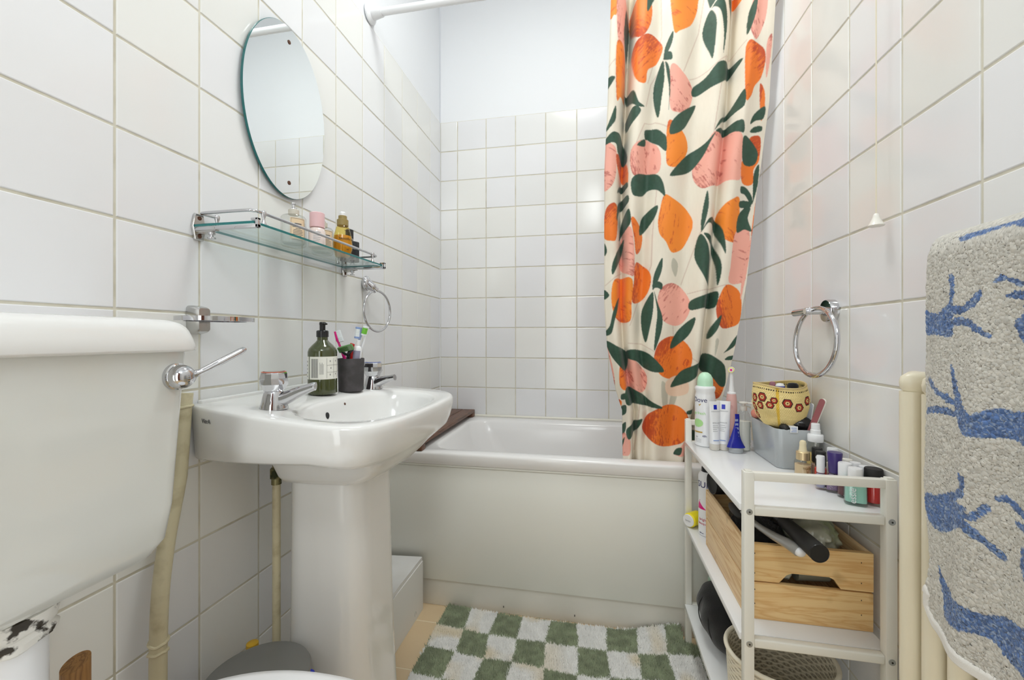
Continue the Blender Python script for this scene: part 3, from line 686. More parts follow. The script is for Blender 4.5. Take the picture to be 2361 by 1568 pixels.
for x, y in ((-0.762, 0.730), (-0.644, 0.722), (-0.644, 1.140), (-0.762, 1.146)):
    g = G(); g.lathe([(0.0055, 0), (0.0055, 0.002), (0.0028, 0.008), (0.0028, 0.013), (0.0048, 0.019), (0.0054, 0.024), (0.0046, 0.027), (0.002, 0.0285)], 18, cx=x, cy=y, cz=ZG + 0.003)
    build('rail_post', g, M_CHROME, parent=sh)

# bottles on the glass shelf
ZB = ZG + 0.0034
def fragrance(loc, label, rz, sc=1.0):
    t = thing('fragrance_bottle', label, 'bottle', loc, 'clear label bottles on the glass shelf', rz)
    R = 0.0285 * sc
    g = G(); g.lathe([(R - 0.004, 0), (R, 0.004), (R, 0.070 * sc), (R - 0.003, 0.0745 * sc), (0.014, 0.077 * sc), (0.012, 0.079 * sc)], 40)
    build('glass_body', g, M_CLEARB, parent=t, local=True)
    g = G(); g.lathe([(R - 0.006, 0.006), (R - 0.0035, 0.009), (R - 0.0035, 0.060 * sc), (R - 0.006, 0.061 * sc)], 36)
    build('liquid', g, mat('pale_liquid', (0.80, 0.79, 0.76), rough=0.2), parent=t, local=True)
    g = G(); patch_cyl(g, R, -0.62, 0.62, 0.014, 0.066 * sc, 0)
    patch_cyl(g, R + 0.0003, -0.55, 0.55, 0.0635 * sc, 0.0642 * sc, 1); patch_cyl(g, R + 0.0003, -0.55, -0.535, 0.016, 0.064 * sc, 1); patch_cyl(g, R + 0.0003, 0.535, 0.55, 0.016, 0.064 * sc, 1)
    for k in range(9):
        z = 0.050 * sc - k * 0.0036
        w_ = (0.28, 0.42, 0.44, 0.2, 0.36, 0.40, 0.38, 0.42, 0.25)[k]
        patch_cyl(g, R + 0.0003, -w_, w_, z, z + (0.0026 if k == 0 else 0.0012), 1)
    build('paper_label', g, [M_PEACHL, M_INK], parent=t, local=True, fixn=False)
    g = G(); g.lathe([(0.0115, 0.078 * sc), (0.0125, 0.079 * sc), (0.0125, 0.090 * sc), (0.0105, 0.0915 * sc), (0.004, 0.092 * sc)], 28)
    build('collar', g, M_PUMPB, parent=t, local=True)
    g = G(); g.lathe([(0.009, 0.0905 * sc), (0.0085, 0.094 * sc), (0.0035, 0.097 * sc), (0.0035, 0.103 * sc), (0.0062, 0.104 * sc), (0.0062, 0.1085 * sc), (0.004, 0.1095 * sc)], 24)
    build('sprayer', g, M_CHROME, parent=t, local=True)
    return t
fragrance((-0.728, 0.912, ZB), 'round clear fragrance bottle with peach label, nearest the camera on the shelf', -0.55)
fragrance((-0.7235, 1.018, ZB), 'round clear fragrance bottle with peach label, between pink cap and golden oil bottle', -0.5, 0.96)
t = thing('toner_bottle', 'slim pale pink bottle with pink cap on the glass shelf', 'bottle', (-0.681, 0.937, ZB), rz=-0.6)
g = G(); g.lathe([(0.018, 0), (0.020, 0.002), (0.020, 0.040), (0.0165, 0.048), (0.0125, 0.051)], 36); build('bottle_body', g, mat('blush_bottle', (0.78, 0.66, 0.62), rough=0.15, coat=0.4), parent=t, local=True)
g = G(); g.lathe([(0.0165, 0.0505), (0.0175, 0.051), (0.0175, 0.086), (0.0160, 0.0875)], 36); build('cap', g, mat('pink_cap', (0.78, 0.50, 0.52), rough=0.35), parent=t, local=True)
g = G()
for k in range(6): patch_cyl(g, 0.020, -0.8, 0.1 - 0.1 * (k % 3), 0.036 - k * 0.0045, 0.0375 - k * 0.0045)
build('small_print', g, M_LINK, parent=t, local=True, fixn=False)
t = thing('hair_oil_bottle', 'golden hair oil pump bottle with bronze collar on the glass shelf', 'bottle', (-0.694, 1.066, ZB), rz=-0.5)
pr = [(0.016, 0), (0.0195, 0.003), (0.0255, 0.022), (0.0265, 0.038), (0.0235, 0.062), (0.0175, 0.084), (0.0135, 0.090)]
g = G(); g.lathe(pr, 40); build('bottle_body', g, M_OILTOP, parent=t, local=True)
g = G(); g.lathe([(0.014, 0.0015), (0.018, 0.0035), (0.0242, 0.022), (0.0252, 0.038), (0.0225, 0.0605), (0.020, 0.0608)], 40); build('oil', g, M_AMBER, parent=t, local=True)
g = G(); g.lathe([(0.0145, 0.089), (0.0155, 0.090), (0.0155, 0.106), (0.0135, 0.1075), (0.0115, 0.108), (0.0115, 0.117), (0.010, 0.118)], 36); build('collar', g, M_GOLDCAP, parent=t, local=True)
g = G(); g.lathe([(0.0085, 0.1175), (0.0085, 0.126), (0.006, 0.129)], 24); build('pump_top', g, M_WHITE, parent=t, local=True)
g = G()
text_cyl(g, 'beautiful oil', 0.0095, 0.0256, 0.0, 0.050); text_cyl(g, 'argan', 0.006, 0.0218, 0.0, 0.074); text_cyl(g, '150', 0.005, 0.0255, 0.0, 0.020)
build('lettering', g, mat('dark_brown_print', (0.06, 0.03, 0.01), rough=0.5), parent=t, local=True, fixn=False)
t = thing('black_bottle', 'square black bottle with black cap at the far end of the glass shelf', 'bottle', (-0.712, 1.128, ZB), rz=-0.35)
g = G(); g.box(-0.015, 0.015, -0.0245, 0.0245, 0, 0.062, 0.003); g.lathe([(0.008, 0.0615), (0.008, 0.068)], 20); build('bottle_body', g, mat('black_glass', (0.015, 0.017, 0.02), rough=0.12), parent=t, local=True)
g = G(); g.lathe([(0.0105, 0.067), (0.0115, 0.068), (0.0115, 0.094), (0.0105, 0.095)], 24); build('cap', g, M_BLACK, parent=t, local=True)
g = G(); g.lathe([(0.0117, 0.0655), (0.0117, 0.068)], 24); build('neck_ring', g, M_CHROME, parent=t, local=True)
g = G(); V, F = text_geo('BLEU', 0.009); g.add([(0.0152 + v.z, v.x, 0.040 + v.y) for v in V], F); build('lettering', g, M_LINK, parent=t, local=True, fixn=False)

# soap dish ring holder
t = thing('soap_dish_holder', 'worn chrome soap dish holder on the left wall above the cistern lid', 'soap dish holder', (XL, 0.693, 0.978))
g = G()
q = Matrix(((0, 0, 1, XL + 0.0003), (1, 0, 0, 0.693), (0, 1, 0, 0.9765), (0, 0, 0, 1)))
g.loft([[tuple(q @ Vector((x * a, y * a, z))) for x, y in rrect(-0.0150, 0.0150, -0.0285, 0.0285, 0.007)] for a, z in ((1.0, 0), (1.0, 0.008), (0.90, 0.022), (0.80, 0.027))])
build('wall_mount', g, M_WCHROME, parent=t)
g = G()
cxh, cyh = -0.707, 0.676
o_, i_ = superell(cxh, cyh, 0.050, 0.066, 2.6, 64), superell(cxh, cyh, 0.039, 0.054, 2.4, 64)
za, zc_ = 0.9725, 0.9805
g.loft([[(x, y, za) for x, y in o_], [(x, y, zc_) for x, y in o_], [(x, y, zc_) for x, y in i_], [(x, y, za) for x, y in i_], [(x, y, za) for x, y in o_]], False, False)
build('dish_ring', g, M_CHROME, parent=t)

# towel ring on left wall
t = thing('towel_ring', 'small chrome towel ring hanging on the left wall beyond the glass shelf', 'towel ring', (XL, 1.335, 1.13))
g = G()
g.ell((XL + 0.012, 1.318, 1.128), 0.014, 0.020, 0.026, 28, 14, xf=None)
g.tube(smooth_line([(XL + 0.016, 1.318, 1.128), (XL + 0.030, 1.328, 1.115), (XL + 0.038, 1.338, 1.104)], 5), [0.015] * 6 + [0.012] * 5, 16)
build('wall_mount', g, M_CHROME, parent=t)
g = G()
n = 64
g.tube([(XL + 0.036 + 0.006 * math.sin(2 * math.pi * i / n), 1.350 + 0.080 * math.sin(2 * math.pi * i / n), 1.034 + 0.071 * math.cos(2 * math.pi * i / n)) for i in range(n)], 0.0042, 12, closed=True)
build('ring', g, M_CHROME, parent=t)

# ------------------------------------------------------------ washbasin
BC = (-0.50, 0.895)
def zt_(x): return 0.810 - 0.060 * (x + 0.78)
half = [(-0.779, 0.212), (-0.70, 0.232), (-0.62, 0.247), (-0.54, 0.256), (-0.47, 0.259), (-0.43, 0.254), (-0.40, 0.236), (-0.380, 0.205), (-0.367, 0.15), (-0.362, 0.08), (-0.361, 0.0)]
hp = [(p.x, p.y) for p in smooth_line([(x, y, 0) for x, y in half], 5)]
outl = [(x, 0.895 + y) for x, y in hp] + [(x, 0.895 - y) for x, y in hp[::-1][1:]]
def polar(poly, n=120):
    out = []
    m = len(poly)
    for k in range(n):
        a = 2 * math.pi * k / n; dx, dy = math.cos(a), math.sin(a)
        best = None
        for i in range(m):
            ax, ay = poly[i - 1][0] - BC[0], poly[i - 1][1] - BC[1]; bx, by = poly[i][0] - BC[0], poly[i][1] - BC[1]
            den = dx * (by - ay) - dy * (bx - ax)
            if abs(den) < 1e-12: continue
            tt = (ax * (by - ay) - ay * (bx - ax)) / den
            ss = (ax * dy - ay * dx) / den
            if tt > 0 and -1e-6 <= ss <= 1 + 1e-6: best = tt if best is None else min(best, tt)
        out.append((BC[0] + dx * best, BC[1] + dy * best))
    return out
OUT = polar(outl)
XW = XL + 0.001
def sc_(k, hx, hy): # outline pulled in: towards the wall by hx, towards the middle by hy
    return [(XW + (x - XW) * hx, 0.895 + (y - 0.895) * hy) for x, y in k]
bowl = superell(-0.503, 0.895, 0.113, 0.196, 2.5, 200)
BOWL = polar(bowl)
def Lp(poly, dz=None, z=None): return [(x, y, (z if z is not None else zt_(x) + dz)) for x, y in poly]
def mixp(a, b, k): return [(p[0] * (1 - k) + q_[0] * k, p[1] * (1 - k) + q_[1] * k) for p, q_ in zip(a, b)]
def bsc(kx, ky, cx=-0.500): return [(cx + (x - cx) * kx, 0.895 + (y - 0.895) * ky) for x, y in BOWL]
def und(hx, hy, zs, zf, back=None):
    out = []
    for (x0_, y0_), (x, y) in zip(OUT, sc_(OUT, hx, hy)):
        if back is not None:
            xf = XW + (-0.361 - XW) * hx
            x = back + (x - XW) / (xf - XW) * (xf - back)
        wf = min(1, max(0, (x0_ + 0.49) / 0.11)); wf = wf * wf * (3 - 2 * wf)
        out.append((x, y, (1 - wf) * (zs + 0.06 * (x + 0.78)) + wf * zf))
    return out
loops = [
    und(0.65, 0.37, 0.615, 0.628, -0.665), und(0.71, 0.425, 0.619, 0.632, -0.672), und(0.775, 0.465, 0.632, 0.641, -0.678), und(0.825, 0.50, 0.655, 0.654, -0.684), und(0.868, 0.535, 0.680, 0.671, -0.690), und(0.908, 0.60, 0.698, 0.690, -0.70),
    und(0.942, 0.94, 0.700, 0.706), und(0.966, 0.972, 0.706, 0.715), Lp(sc_(OUT, 0.985, 0.988), -0.052), Lp(sc_(OUT, 0.995, 0.996), -0.035), Lp(sc_(OUT, 1.002, 1.0), -0.018), Lp(OUT, -0.007), Lp(sc_(OUT, 0.994, 0.992), -0.002), Lp(sc_(OUT, 0.983, 0.980), 0.0),
    Lp(mixp(OUT, BOWL, 0.55), -0.002), Lp(mixp(OUT, BOWL, 0.85), -0.003), Lp(BOWL, -0.006), Lp(bsc(0.955, 0.97), -0.016), Lp(bsc(0.91, 0.94), -0.036), Lp(bsc(0.84, 0.88), -0.070), Lp(bsc(0.70, 0.76), -0.100), Lp(bsc(0.45, 0.5), -0.117), Lp(bsc(0.15, 0.15), -0.122)]
basin = thing('washbasin', 'white ceramic pedestal washbasin fixed to the left wall under the glass shelf', 'washbasin', (-0.575, 0.895, 0))
g = G(); g.loft(loops, True, True)
g.box(XW, XL + 0.013, 0.70, 1.09, 0.80, 0.8165, 0.003)
build('basin', g, M_CERAMIC, parent=basin, ang=55)
g = G()
pl_ = []
for z, k, fx_ in ((0.0, 1.16, 0.012), (0.03, 1.13, 0.010), (0.06, 1.08, 0.004), (0.25, 1.04, 0.0), (0.45, 1.0, 0.0), (0.60, 0.985, -0.002), (0.662, 0.99, -0.002)):
    pl_.append([(x, y, z) for x, y in rrect(-0.655 * 1.0 - 0.02, -0.485 + fx_ + (k - 1) * 0.10, 0.895 - 0.0955 * k, 0.895 + 0.0955 * k, 0.058, 10)])
g.loft(pl_, True, True)
build('pedestal', g, M_CERAMIC, parent=basin, ang=55)
g = G(); g.ell((-0.6050, 0.868, 0.760), 0.0045, 0.0062, 0.0085, 24, 10)
build('overflow_hole', g, M_DARK, parent=basin)
g = G(); g.ell((-0.6085, 0.942, 0.776), 0.0035, 0.0032, 0.0036, 18, 8)
build('chain_hole', g, M_RUST, parent=basin)
V, F = text_geo('VitrA', 0.012, 0.0003)
def side_y(x):
    for (xa_, ya_), (xb2, yb2) in zip(half[:-1], half[1:]):
        if xa_ <= x <= xb2: return 0.895 - (ya_ + (yb2 - ya_) * (x - xa_) / (xb2 - xa_))
g = G(); g.add([(-0.722 + v.x, side_y(-0.722 + v.x) - 0.0010 - v.z, 0.782 + v.y) for v in V], F)
build('brand_mark', g, M_INK, parent=basin, fixn=False)

def basin_tap(x, y, rz, tone_ring, spout):
    q = tr(x, y, zt_(x) - 0.003) @ rot('Z', rz)
    g = G()
    g.lathe([(0.026, 0), (0.026, 0.003), (0.0225, 0.016), (0.019, 0.030), (0.0165, 0.036), (0.012, 0.038)], 32, xf=q)
    pts = smooth_line(spout, 6)
    k = len(pts)
    g.tube([q @ p for p in pts], [0.0165 - 0.0080 * min(1, i / (k * 0.7)) for i in range(k)], 18)
    tp = build('tap', g, M_CHROME, parent=basin)
    g = G()
    lo = []
    for z, ra, rb2 in ((0.0365, 0.0185, 0.0185), (0.0400, 0.0205, 0.0195), (0.0500, 0.0262, 0.0228), (0.0620, 0.0240, 0.0268), (0.0715, 0.0238, 0.0240), (0.0745, 0.0222, 0.0222)):
        lo.append([tuple(q @ Vector(((ra if i % 2 else rb2) * math.cos(a), (ra if i % 2 else rb2) * math.sin(a), z))) for i, a in enumerate([2 * math.pi * i / 12 for i in range(12)])])
    g.loft(lo, True, True)
    g.lathe([(0.0170, 0.0744), (0.0170, 0.0758)], 24, xf=q)
    hd = build('tap_handle', g, M_CHROME, parent=tp, ang=12)
    g = G(); g.lathe([(0.0226, 0.0738), (0.0228, 0.0745), (0.0212, 0.0754), (0.0200, 0.0754)], 40, xf=q, cap=False)
    return tp, hd, g
tp, hd, g = basin_tap(-0.632, 0.735, 0, None, [(0.002, 0.002, 0.016), (0.024, 0.005, 0.022), (0.050, 0.008, 0.034), (0.080, 0.010, 0.045), (0.086, 0.011, 0.046)])
build('marker_ring', g, mat('red_marker', (0.55, 0.16, 0.10), rough=0.3), parent=tp)
tp, hd, g = basin_tap(-0.612, 1.085, 0, None, [(0.004, -0.002, 0.014), (0.026, -0.005, 0.022), (0.052, -0.008, 0.030), (0.072, -0.010, 0.034)])
build('marker_ring', g, mat('blue_marker', (0.20, 0.25, 0.55), rough=0.3), parent=tp)

# soap bottle on basin
ZD = zt_(-0.665) - 0.001
t = thing('soap_bottle', 'olive green pump soap bottle with cream label standing on the washbasin', 'soap bottle', (-0.661, 0.930, ZD), rz=-0.95)
R = 0.0338
g = G(); g.lathe([(R - 0.003, 0), (R, 0.003), (R, 0.104), (R - 0.0025, 0.112), (R - 0.010, 0.121), (0.0165, 0.128), (0.0125, 0.133), (0.0125, 0.142)], 48)
build('bottle_body', g, M_SOAPG, parent=t, local=True)
g = G(); patch_cyl(g, R, -0.98, 1.75, 0.038, 0.093, 0, 30); patch_cyl(g, R, -1.62, -1.10, 0.038, 0.093, 0, 10)
build('paper_label', g, M_LABEL, parent=t, local=True, fixn=False)
g = G()
for k in range(7): patch_cyl(g, R + 0.0003, -0.80 + k * 0.075, -0.765 + k * 0.075, 0.042, 0.088)
for k in range(4): patch_cyl(g, R + 0.0003, -0.18 + k * 0.07, -0.160 + k * 0.07, 0.050, 0.079 - 0.004 * (k % 2))
for a in (0.28, 0.80, 1.3): patch_cyl(g, R + 0.0003, a, a + 0.012, 0.041, 0.089)
for z in (0.055, 0.072): patch_cyl(g, R + 0.0003, 0.28, 1.6, z, z + 0.0004)
for a, z in ((0.5, 0.080), (0.55, 0.063), (0.5, 0.047), (1.0, 0.080), (1.0, 0.048)): patch_cyl(g, R + 0.0003, a, a + 0.05, z, z + 0.004)
for k in range(5): patch_cyl(g, R + 0.0003, -1.42, -1.30 + 0.03 * (k % 2), 0.043 + k * 0.009, 0.0465 + k * 0.009)
build('small_print', g, M_INK, parent=t, local=True, fixn=False)
g = G(); g.lathe([(0.0125, 0.1405), (0.0142, 0.141), (0.0142, 0.155), (0.0125, 0.157), (0.0068, 0.158), (0.0068, 0.170), (0.0075, 0.171), (0.0075, 0.1765), (0.006, 0.178)], 32)
g.tube(smooth_line([(0, 0, 0.1745), (0.014, 0.004, 0.1752), (0.026, 0.008, 0.1722)], 4), [0.0048] * 5 + [0.0034] * 4, 12, flat=0.6)
build('pump', g, M_BLACK, parent=t, local=True)

# cup with toothbrushes
CX, CY_, CZ = -0.634, 1.012, zt_(-0.634) - 0.001
t = thing('toothbrush_cup', 'dark slate grey cup holding toothbrushes beside the soap bottle', 'cup', (CX, CY_, CZ))
g = G(); g.lathe([(0.030, 0), (0.0315, 0.002), (0.0335, 0.083), (0.0335, 0.0855), (0.0325, 0.086), (0.0315, 0.0855), (0.0295, 0.006), (0.02, 0.005)], 48, cx=CX, cy=CY_, cz=CZ)
build('cup_body', g, M_CUP, parent=t, ang=50)
g = G(); g.box(CX + 0.0295, CX + 0.0335, CY_ - 0.003, CY_ + 0.003, CZ + 0.03, CZ + 0.036, 0.001); build('embossed_mark', g, M_CUP, parent=t)
def brush(name, label, p0, p1, hm, bm_, head, face, group='toothbrushes in the slate cup'):
    t = thing(name, label, 'toothbrush', p0, group)
    P0, P1 = Vector(p0), Vector(p1); d = (P1 - P0).normalized()
    f = Vector(face); f = (f - d * f.dot(d)).normalized()
    L = (P1 - P0).length
    path = [P0, P0 + d * L * 0.3 + f * 0.001, P0 + d * L * 0.62, P0 + d * (L - head) - f * 0.002, P1]
    sm = smooth_line(path, 6); k = len(sm)
    rad = [0.0050 + 0.0012 * math.sin(i / k * 6) if i < k * 0.6 else 0.0038 if i < k * 0.76 else 0.0062 for i in range(k)]
    g = G(); g.tube(sm, rad, 12, flat=0.7); build('handle', g, hm, parent=t)
    side = d.cross(f)
    g = G()
    for i in range(6):
        c = P1 - d * (head * 0.92) + d * (head * 0.86) * (i / 5)
        xf = Matrix((( *side, 0), (*d, 0), (*f, 0), (0, 0, 0, 1))).transposed(); xf.translation = c
        g.box(-0.0048, 0.0048, -0.0025, 0.0025, 0.001, 0.0115, 0.0004, 1, m=0 if i in (0, 5) else 1, xf=xf)
    build('bristles', g, list(bm_), parent=t)
bz = CZ + 0.008
brush('toothbrush', 'magenta toothbrush leaning left in the slate cup', (CX + 0.010, CY_ - 0.002, bz), (CX - 0.040, CY_ - 0.008, CZ + 0.157), M_MAGENTA, (M_BRIST, M_BRIST), 0.030, (1, 0.3, 0.3))
brush('toothbrush', 'blue and white toothbrush standing upright in the slate cup', (CX - 0.004, CY_ + 0.010, bz), (CX + 0.020, CY_ + 0.012, CZ + 0.168), M_PERI, (M_LBLUE, M_BRIST), 0.030, (-0.6, -0.8, 0.0))
brush('toothbrush', 'white toothbrush with green bristles leaning right in the slate cup', (CX - 0.008, CY_ + 0.016, bz), (CX + 0.036, CY_ + 0.020, CZ + 0.170), M_WHITE, (M_BRIST, M_GRN), 0.024, (-0.2, -0.9, 0.1))
t = thing('razor', 'black and green razor head up in the slate cup', 'razor', (CX, CY_ - 0.012, bz))
g = G(); g.tube(smooth_line([(CX - 0.006, CY_ - 0.014, bz), (CX + 0.003, CY_ - 0.020, CZ + 0.085), (CX + 0.010, CY_ - 0.022, CZ + 0.108)], 6), 0.0042, 12)
g.tube(smooth_line([(CX - 0.014, CY_ - 0.026, CZ + 0.108), (CX + 0.004, CY_ - 0.026, CZ + 0.097), (CX + 0.020, CY_ - 0.024, CZ + 0.112)], 6), 0.0035, 10)
build('handle', g, M_BLACK, parent=t)
xf = tr(CX + 0.002, CY_ - 0.028, CZ + 0.113) @ rot('Y', -14) @ rot('X', 25)
g = G(); g.box(-0.021, 0.021, -0.004, 0.004, -0.008, 0.008, 0.002, xf=xf); build('razor_head', g, mat('dull_green_plastic', (0.12, 0.26, 0.09), rough=0.4), parent=t)
g = G()
for k in range(4): g.box(-0.018, 0.018, -0.0047, -0.0038, -0.005 + k * 0.003, -0.0042 + k * 0.003, xf=xf)
build('blades', g, M_CHROME, parent=t)
t = thing('toothpaste_tube', 'white toothpaste tube standing cap down at the right in the slate cup', 'toothpaste', (CX + 0.012, CY_ + 0.004, bz))
xf = tr(CX + 0.004, CY_ + 0.002, bz) @ rot('Y', 7.5)
g = G(); g.lathe([(0.010, 0), (0.0115, 0.004), (0.0115, 0.104), (0.0085, 0.110), (0.006, 0.112)], 24, xf=xf, sx=1, sy=0.9); build('tube_body', g, M_WHITE, parent=t)
g = G(); g.lathe([(0.0055, 0.111), (0.0055, 0.127), (0.0048, 0.1275)], 20, xf=xf); build('nozzle', g, M_WHITE, parent=t)
g = G(); patch_cyl(g, 0.0117, -2.6, -0.3, 0.055, 0.100); g.V = [tuple(xf @ Vector(v)) for v in g.V]; build('printed_band', g, mat('lilac_grey_print', (0.34, 0.33, 0.44), rough=0.4), parent=t, fixn=False)
t = thing('red_clip', 'red plastic stick behind the razor in the slate cup', 'plastic stick', (CX + 0.006, CY_ + 0.002, bz))
g = G(); g.tube([(CX - 0.004, CY_ + 0.0, bz), (CX + 0.008, CY_ - 0.010, CZ + 0.105)], 0.004, 10); build('stem', g, M_RED, parent=t)
g = G(); g.box(-0.006, 0.006, -0.003, 0.003, -0.008, 0.008, 0.0015, xf=tr(CX + 0.0095, CY_ - 0.012, CZ + 0.118) @ rot('Y', 20)); build('tip', g, M_RED, parent=t)

# pipes on the left wall
t = thing('supply_pipe', 'thin cream painted supply pipe with brass valve under the washbasin', 'pipe', (-0.70, 0.822, 0))
g = G(); g.tube([(-0.70, 0.822, 0.0), (-0.70, 0.822, 0.615)], 0.0085, 16); build('pipe', g, M_CPIPE, parent=t)
g = G(); g.cyl((-0.70, 0.822, 0.612), (-0.70, 0.822, 0.626), 0.0105, 16).cyl((-0.70, 0.822, 0.626), (-0.70, 0.822, 0.648), 0.0135, 6).cyl((-0.70, 0.822, 0.648), (-0.70, 0.822, 0.70), 0.0085, 16); build('valve', g, M_BRASS, parent=t)
t = thing('cistern_pipe', 'thick cream painted pipe running down the wall between cistern and washbasin', 'pipe', (-0.755, 0.62, 0))
g = G(); g.tube(smooth_line([(-0.764, 0.6635, 0.836), (-0.764, 0.660, 0.80), (-0.760, 0.649, 0.697), (-0.757, 0.642, 0.667), (-0.745, 0.610, 0.563), (-0.736, 0.5915, 0.447), (-0.735, 0.589, 0.2), (-0.735, 0.589, 0.0)], 8), 0.0128, 18); build('pipe', g, M_CPIPE, parent=t)
for z, y, tl in ((0.418, 0.5905, 9), (0.400, 0.590, -7), (0.812, 0.661, 4)):
    g = G(); n = 28; q = tr(-0.7355 if z < 0.6 else -0.764, y, z) @ rot('X', tl) @ rot('Y', tl)
    g.tube([q @ Vector((0.0130 * math.cos(2 * math.pi * i / n), 0.0130 * math.sin(2 * math.pi * i / n), 0.001 * math.sin(i))) for i in range(n)], 0.0028, 8, closed=True)
    build('joint_ring', g, M_CPIPE, parent=t)

# ------------------------------------------------------------ toilet
toilet = thing('toilet', 'white toilet with low wall cistern in the left foreground', 'toilet', (-0.45, 0.363, 0))
XF = -0.600; yn, yf_ = 0.193, 0.533
def cis(x1, ya, yb2, z, r): return [(x, y, z) for x, y in rrect(XL + 0.002, x1, ya, yb2, r, 8)]
g = G(); g.loft([cis(XF - 0.030, yn + 0.055, yf_ - 0.055, 0.6265, 0.03), cis(XF - 0.012, yn + 0.036, yf_ - 0.036, 0.633, 0.03), cis(XF - 0.003, yn + 0.025, yf_ - 0.025, 0.652, 0.028), cis(XF, yn + 0.018, yf_ - 0.018, 0.70, 0.026), cis(XF + 0.001, yn, yf_, 0.926, 0.024)], True, True)
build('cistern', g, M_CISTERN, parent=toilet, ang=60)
g = G(); e = 0.013
def ld(d, z, r=0.026): return cis(XF + e - d, yn - 0.009 + d, yf_ + 0.009 - d, z, r)
g.loft([ld(0.006, 0.921), ld(0.001, 0.9222), ld(0.0, 0.925), ld(0.003, 0.940), ld(0.0065, 0.952), ld(0.009, 0.957), ld(0.0135, 0.9625), ld(0.022, 0.967), ld(0.05, 0.970), ld(0.09, 0.971)], True, True)
build('cistern_lid', g, M_CERAMIC, parent=toilet, ang=60)
g = G(); q = tr(XF, 0.505, 0.885) @ rot('Y', 90)
g.lathe([(0.0195, -0.002), (0.0195, 0.006), (0.0175, 0.007), (0.0178, 0.010), (0.0165, 0.018), (0.012, 0.025), (0.006, 0.028)], 32, xf=q)
g.tube(smooth_line([(XF + 0.018, 0.506, 0.885), (XF + 0.024, 0.522, 0.890), (XF + 0.027, 0.545, 0.900), (XF + 0.029, 0.575, 0.913), (XF + 0.030, 0.592, 0.9205), (XF + 0.030, 0.596, 0.922)], 6), [0.0075] * 6 + [0.0062] * 6 + [0.0068] * 12 + [0.006] * 6 + [0.003], 16, flat=0.75)
build('flush_lever', g, M_CHROME, parent=toilet)
PX_, PY_ = -0.66, 0.363
g = G(); g.cyl((PX_, PY_, 0.34), (PX_, PY_, 0.604), 0.030, 36)
g.tube(smooth_line([(PX_, PY_, 0.345), (PX_ + 0.004, PY_, 0.30), (PX_ + 0.04, PY_, 0.27), (PX_ + 0.10, PY_, 0.26)], 6), 0.030, 24)
fp = build('flush_pipe', g, M_WHITE, parent=toilet)
g = G()
lo = []
for z, r in ((0.588, 0.0305), (0.592, 0.036), (0.600, 0.0375), (0.605, 0.033), (0.609, 0.036), (0.620, 0.039), (0.6262, 0.040), (0.628, 0.034)):
    lo.append([(PX_ + (r + 0.002 * math.sin(5 * a + 60 * z)) * math.cos(a), PY_ + (r + 0.002 * math.sin(4 * a + 90 * z)) * math.sin(a), z + 0.002 * math.sin(3 * a)) for a in [2 * math.pi * i / 48 for i in range(48)]])
g.loft(lo, True, True)
build('cracked_sealant', g, mat('cracked_white_sealant', (0.80, 0.79, 0.75), rough=0.5, noise=(48, (0.03, 0.022, 0.012), 0.50, 0.56), bump=(60, 0.6)), parent=fp)
g = G()
def egg(k, z, dx=0.0): return [(x, y, z) for x, y in superell(-0.385 + dx, 0.363, 0.235 * k, 0.198 * k, 2.25, 80)]
g.loft([egg(0.52, 0.0, 0.02), egg(0.50, 0.05, 0.02), egg(0.48, 0.16, 0.02), egg(0.66, 0.28), egg(0.88, 0.37), egg(0.93, 0.405), egg(0.90, 0.408)], True, True)
g.box(-0.66, -0.50, 0.28, 0.446, 0.20, 0.40, 0.03, 4)
build('bowl', g, M_CERAMIC, parent=toilet, ang=60)
g = G(); g.loft([egg(0.97, 0.410), egg(1.0, 0.413), egg(1.0, 0.422), egg(0.98, 0.4245)], True, True); build('seat', g, M_SEAT, parent=toilet, ang=60)
g = G(); g.loft([egg(0.97, 0.426), egg(1.0, 0.4285), egg(1.0, 0.437), egg(0.985, 0.441), egg(0.93, 0.4435), egg(0.6, 0.4455), egg(0.2, 0.446)], True, True); build('toilet_lid', g, M_SEAT, parent=toilet, ang=60)

t = thing('plunger', 'round wooden stick standing upright beside the white flush pipe', 'plunger', (-0.703, 0.452, 0))
g = G()
n = 32; lo = []
for z in (0.06, 0.30, 0.484): lo.append([(-0.703 + 0.0155 * math.cos(2 * math.pi * i / n), 0.452 + 0.0155 * math.sin(2 * math.pi * i / n), z) for i in range(n)])
lo.append([(-0.703 + 0.0155 * math.cos(2 * math.pi * i / n), 0.452 + 0.0155 * math.sin(2 * math.pi * i / n), 0.492 + 0.006 * math.sin(2 * math.pi * i / n)) for i in range(n)])
g.loft(lo, True, True); build('wooden_handle', g, M_STICK, parent=t)
g = G(); g.lathe([(0.052, 0.0), (0.055, 0.01), (0.048, 0.045), (0.025, 0.07), (0.018, 0.10)], 32, cx=-0.703, cy=0.452); build('rubber_cup', g, M_BLACKM, parent=t)

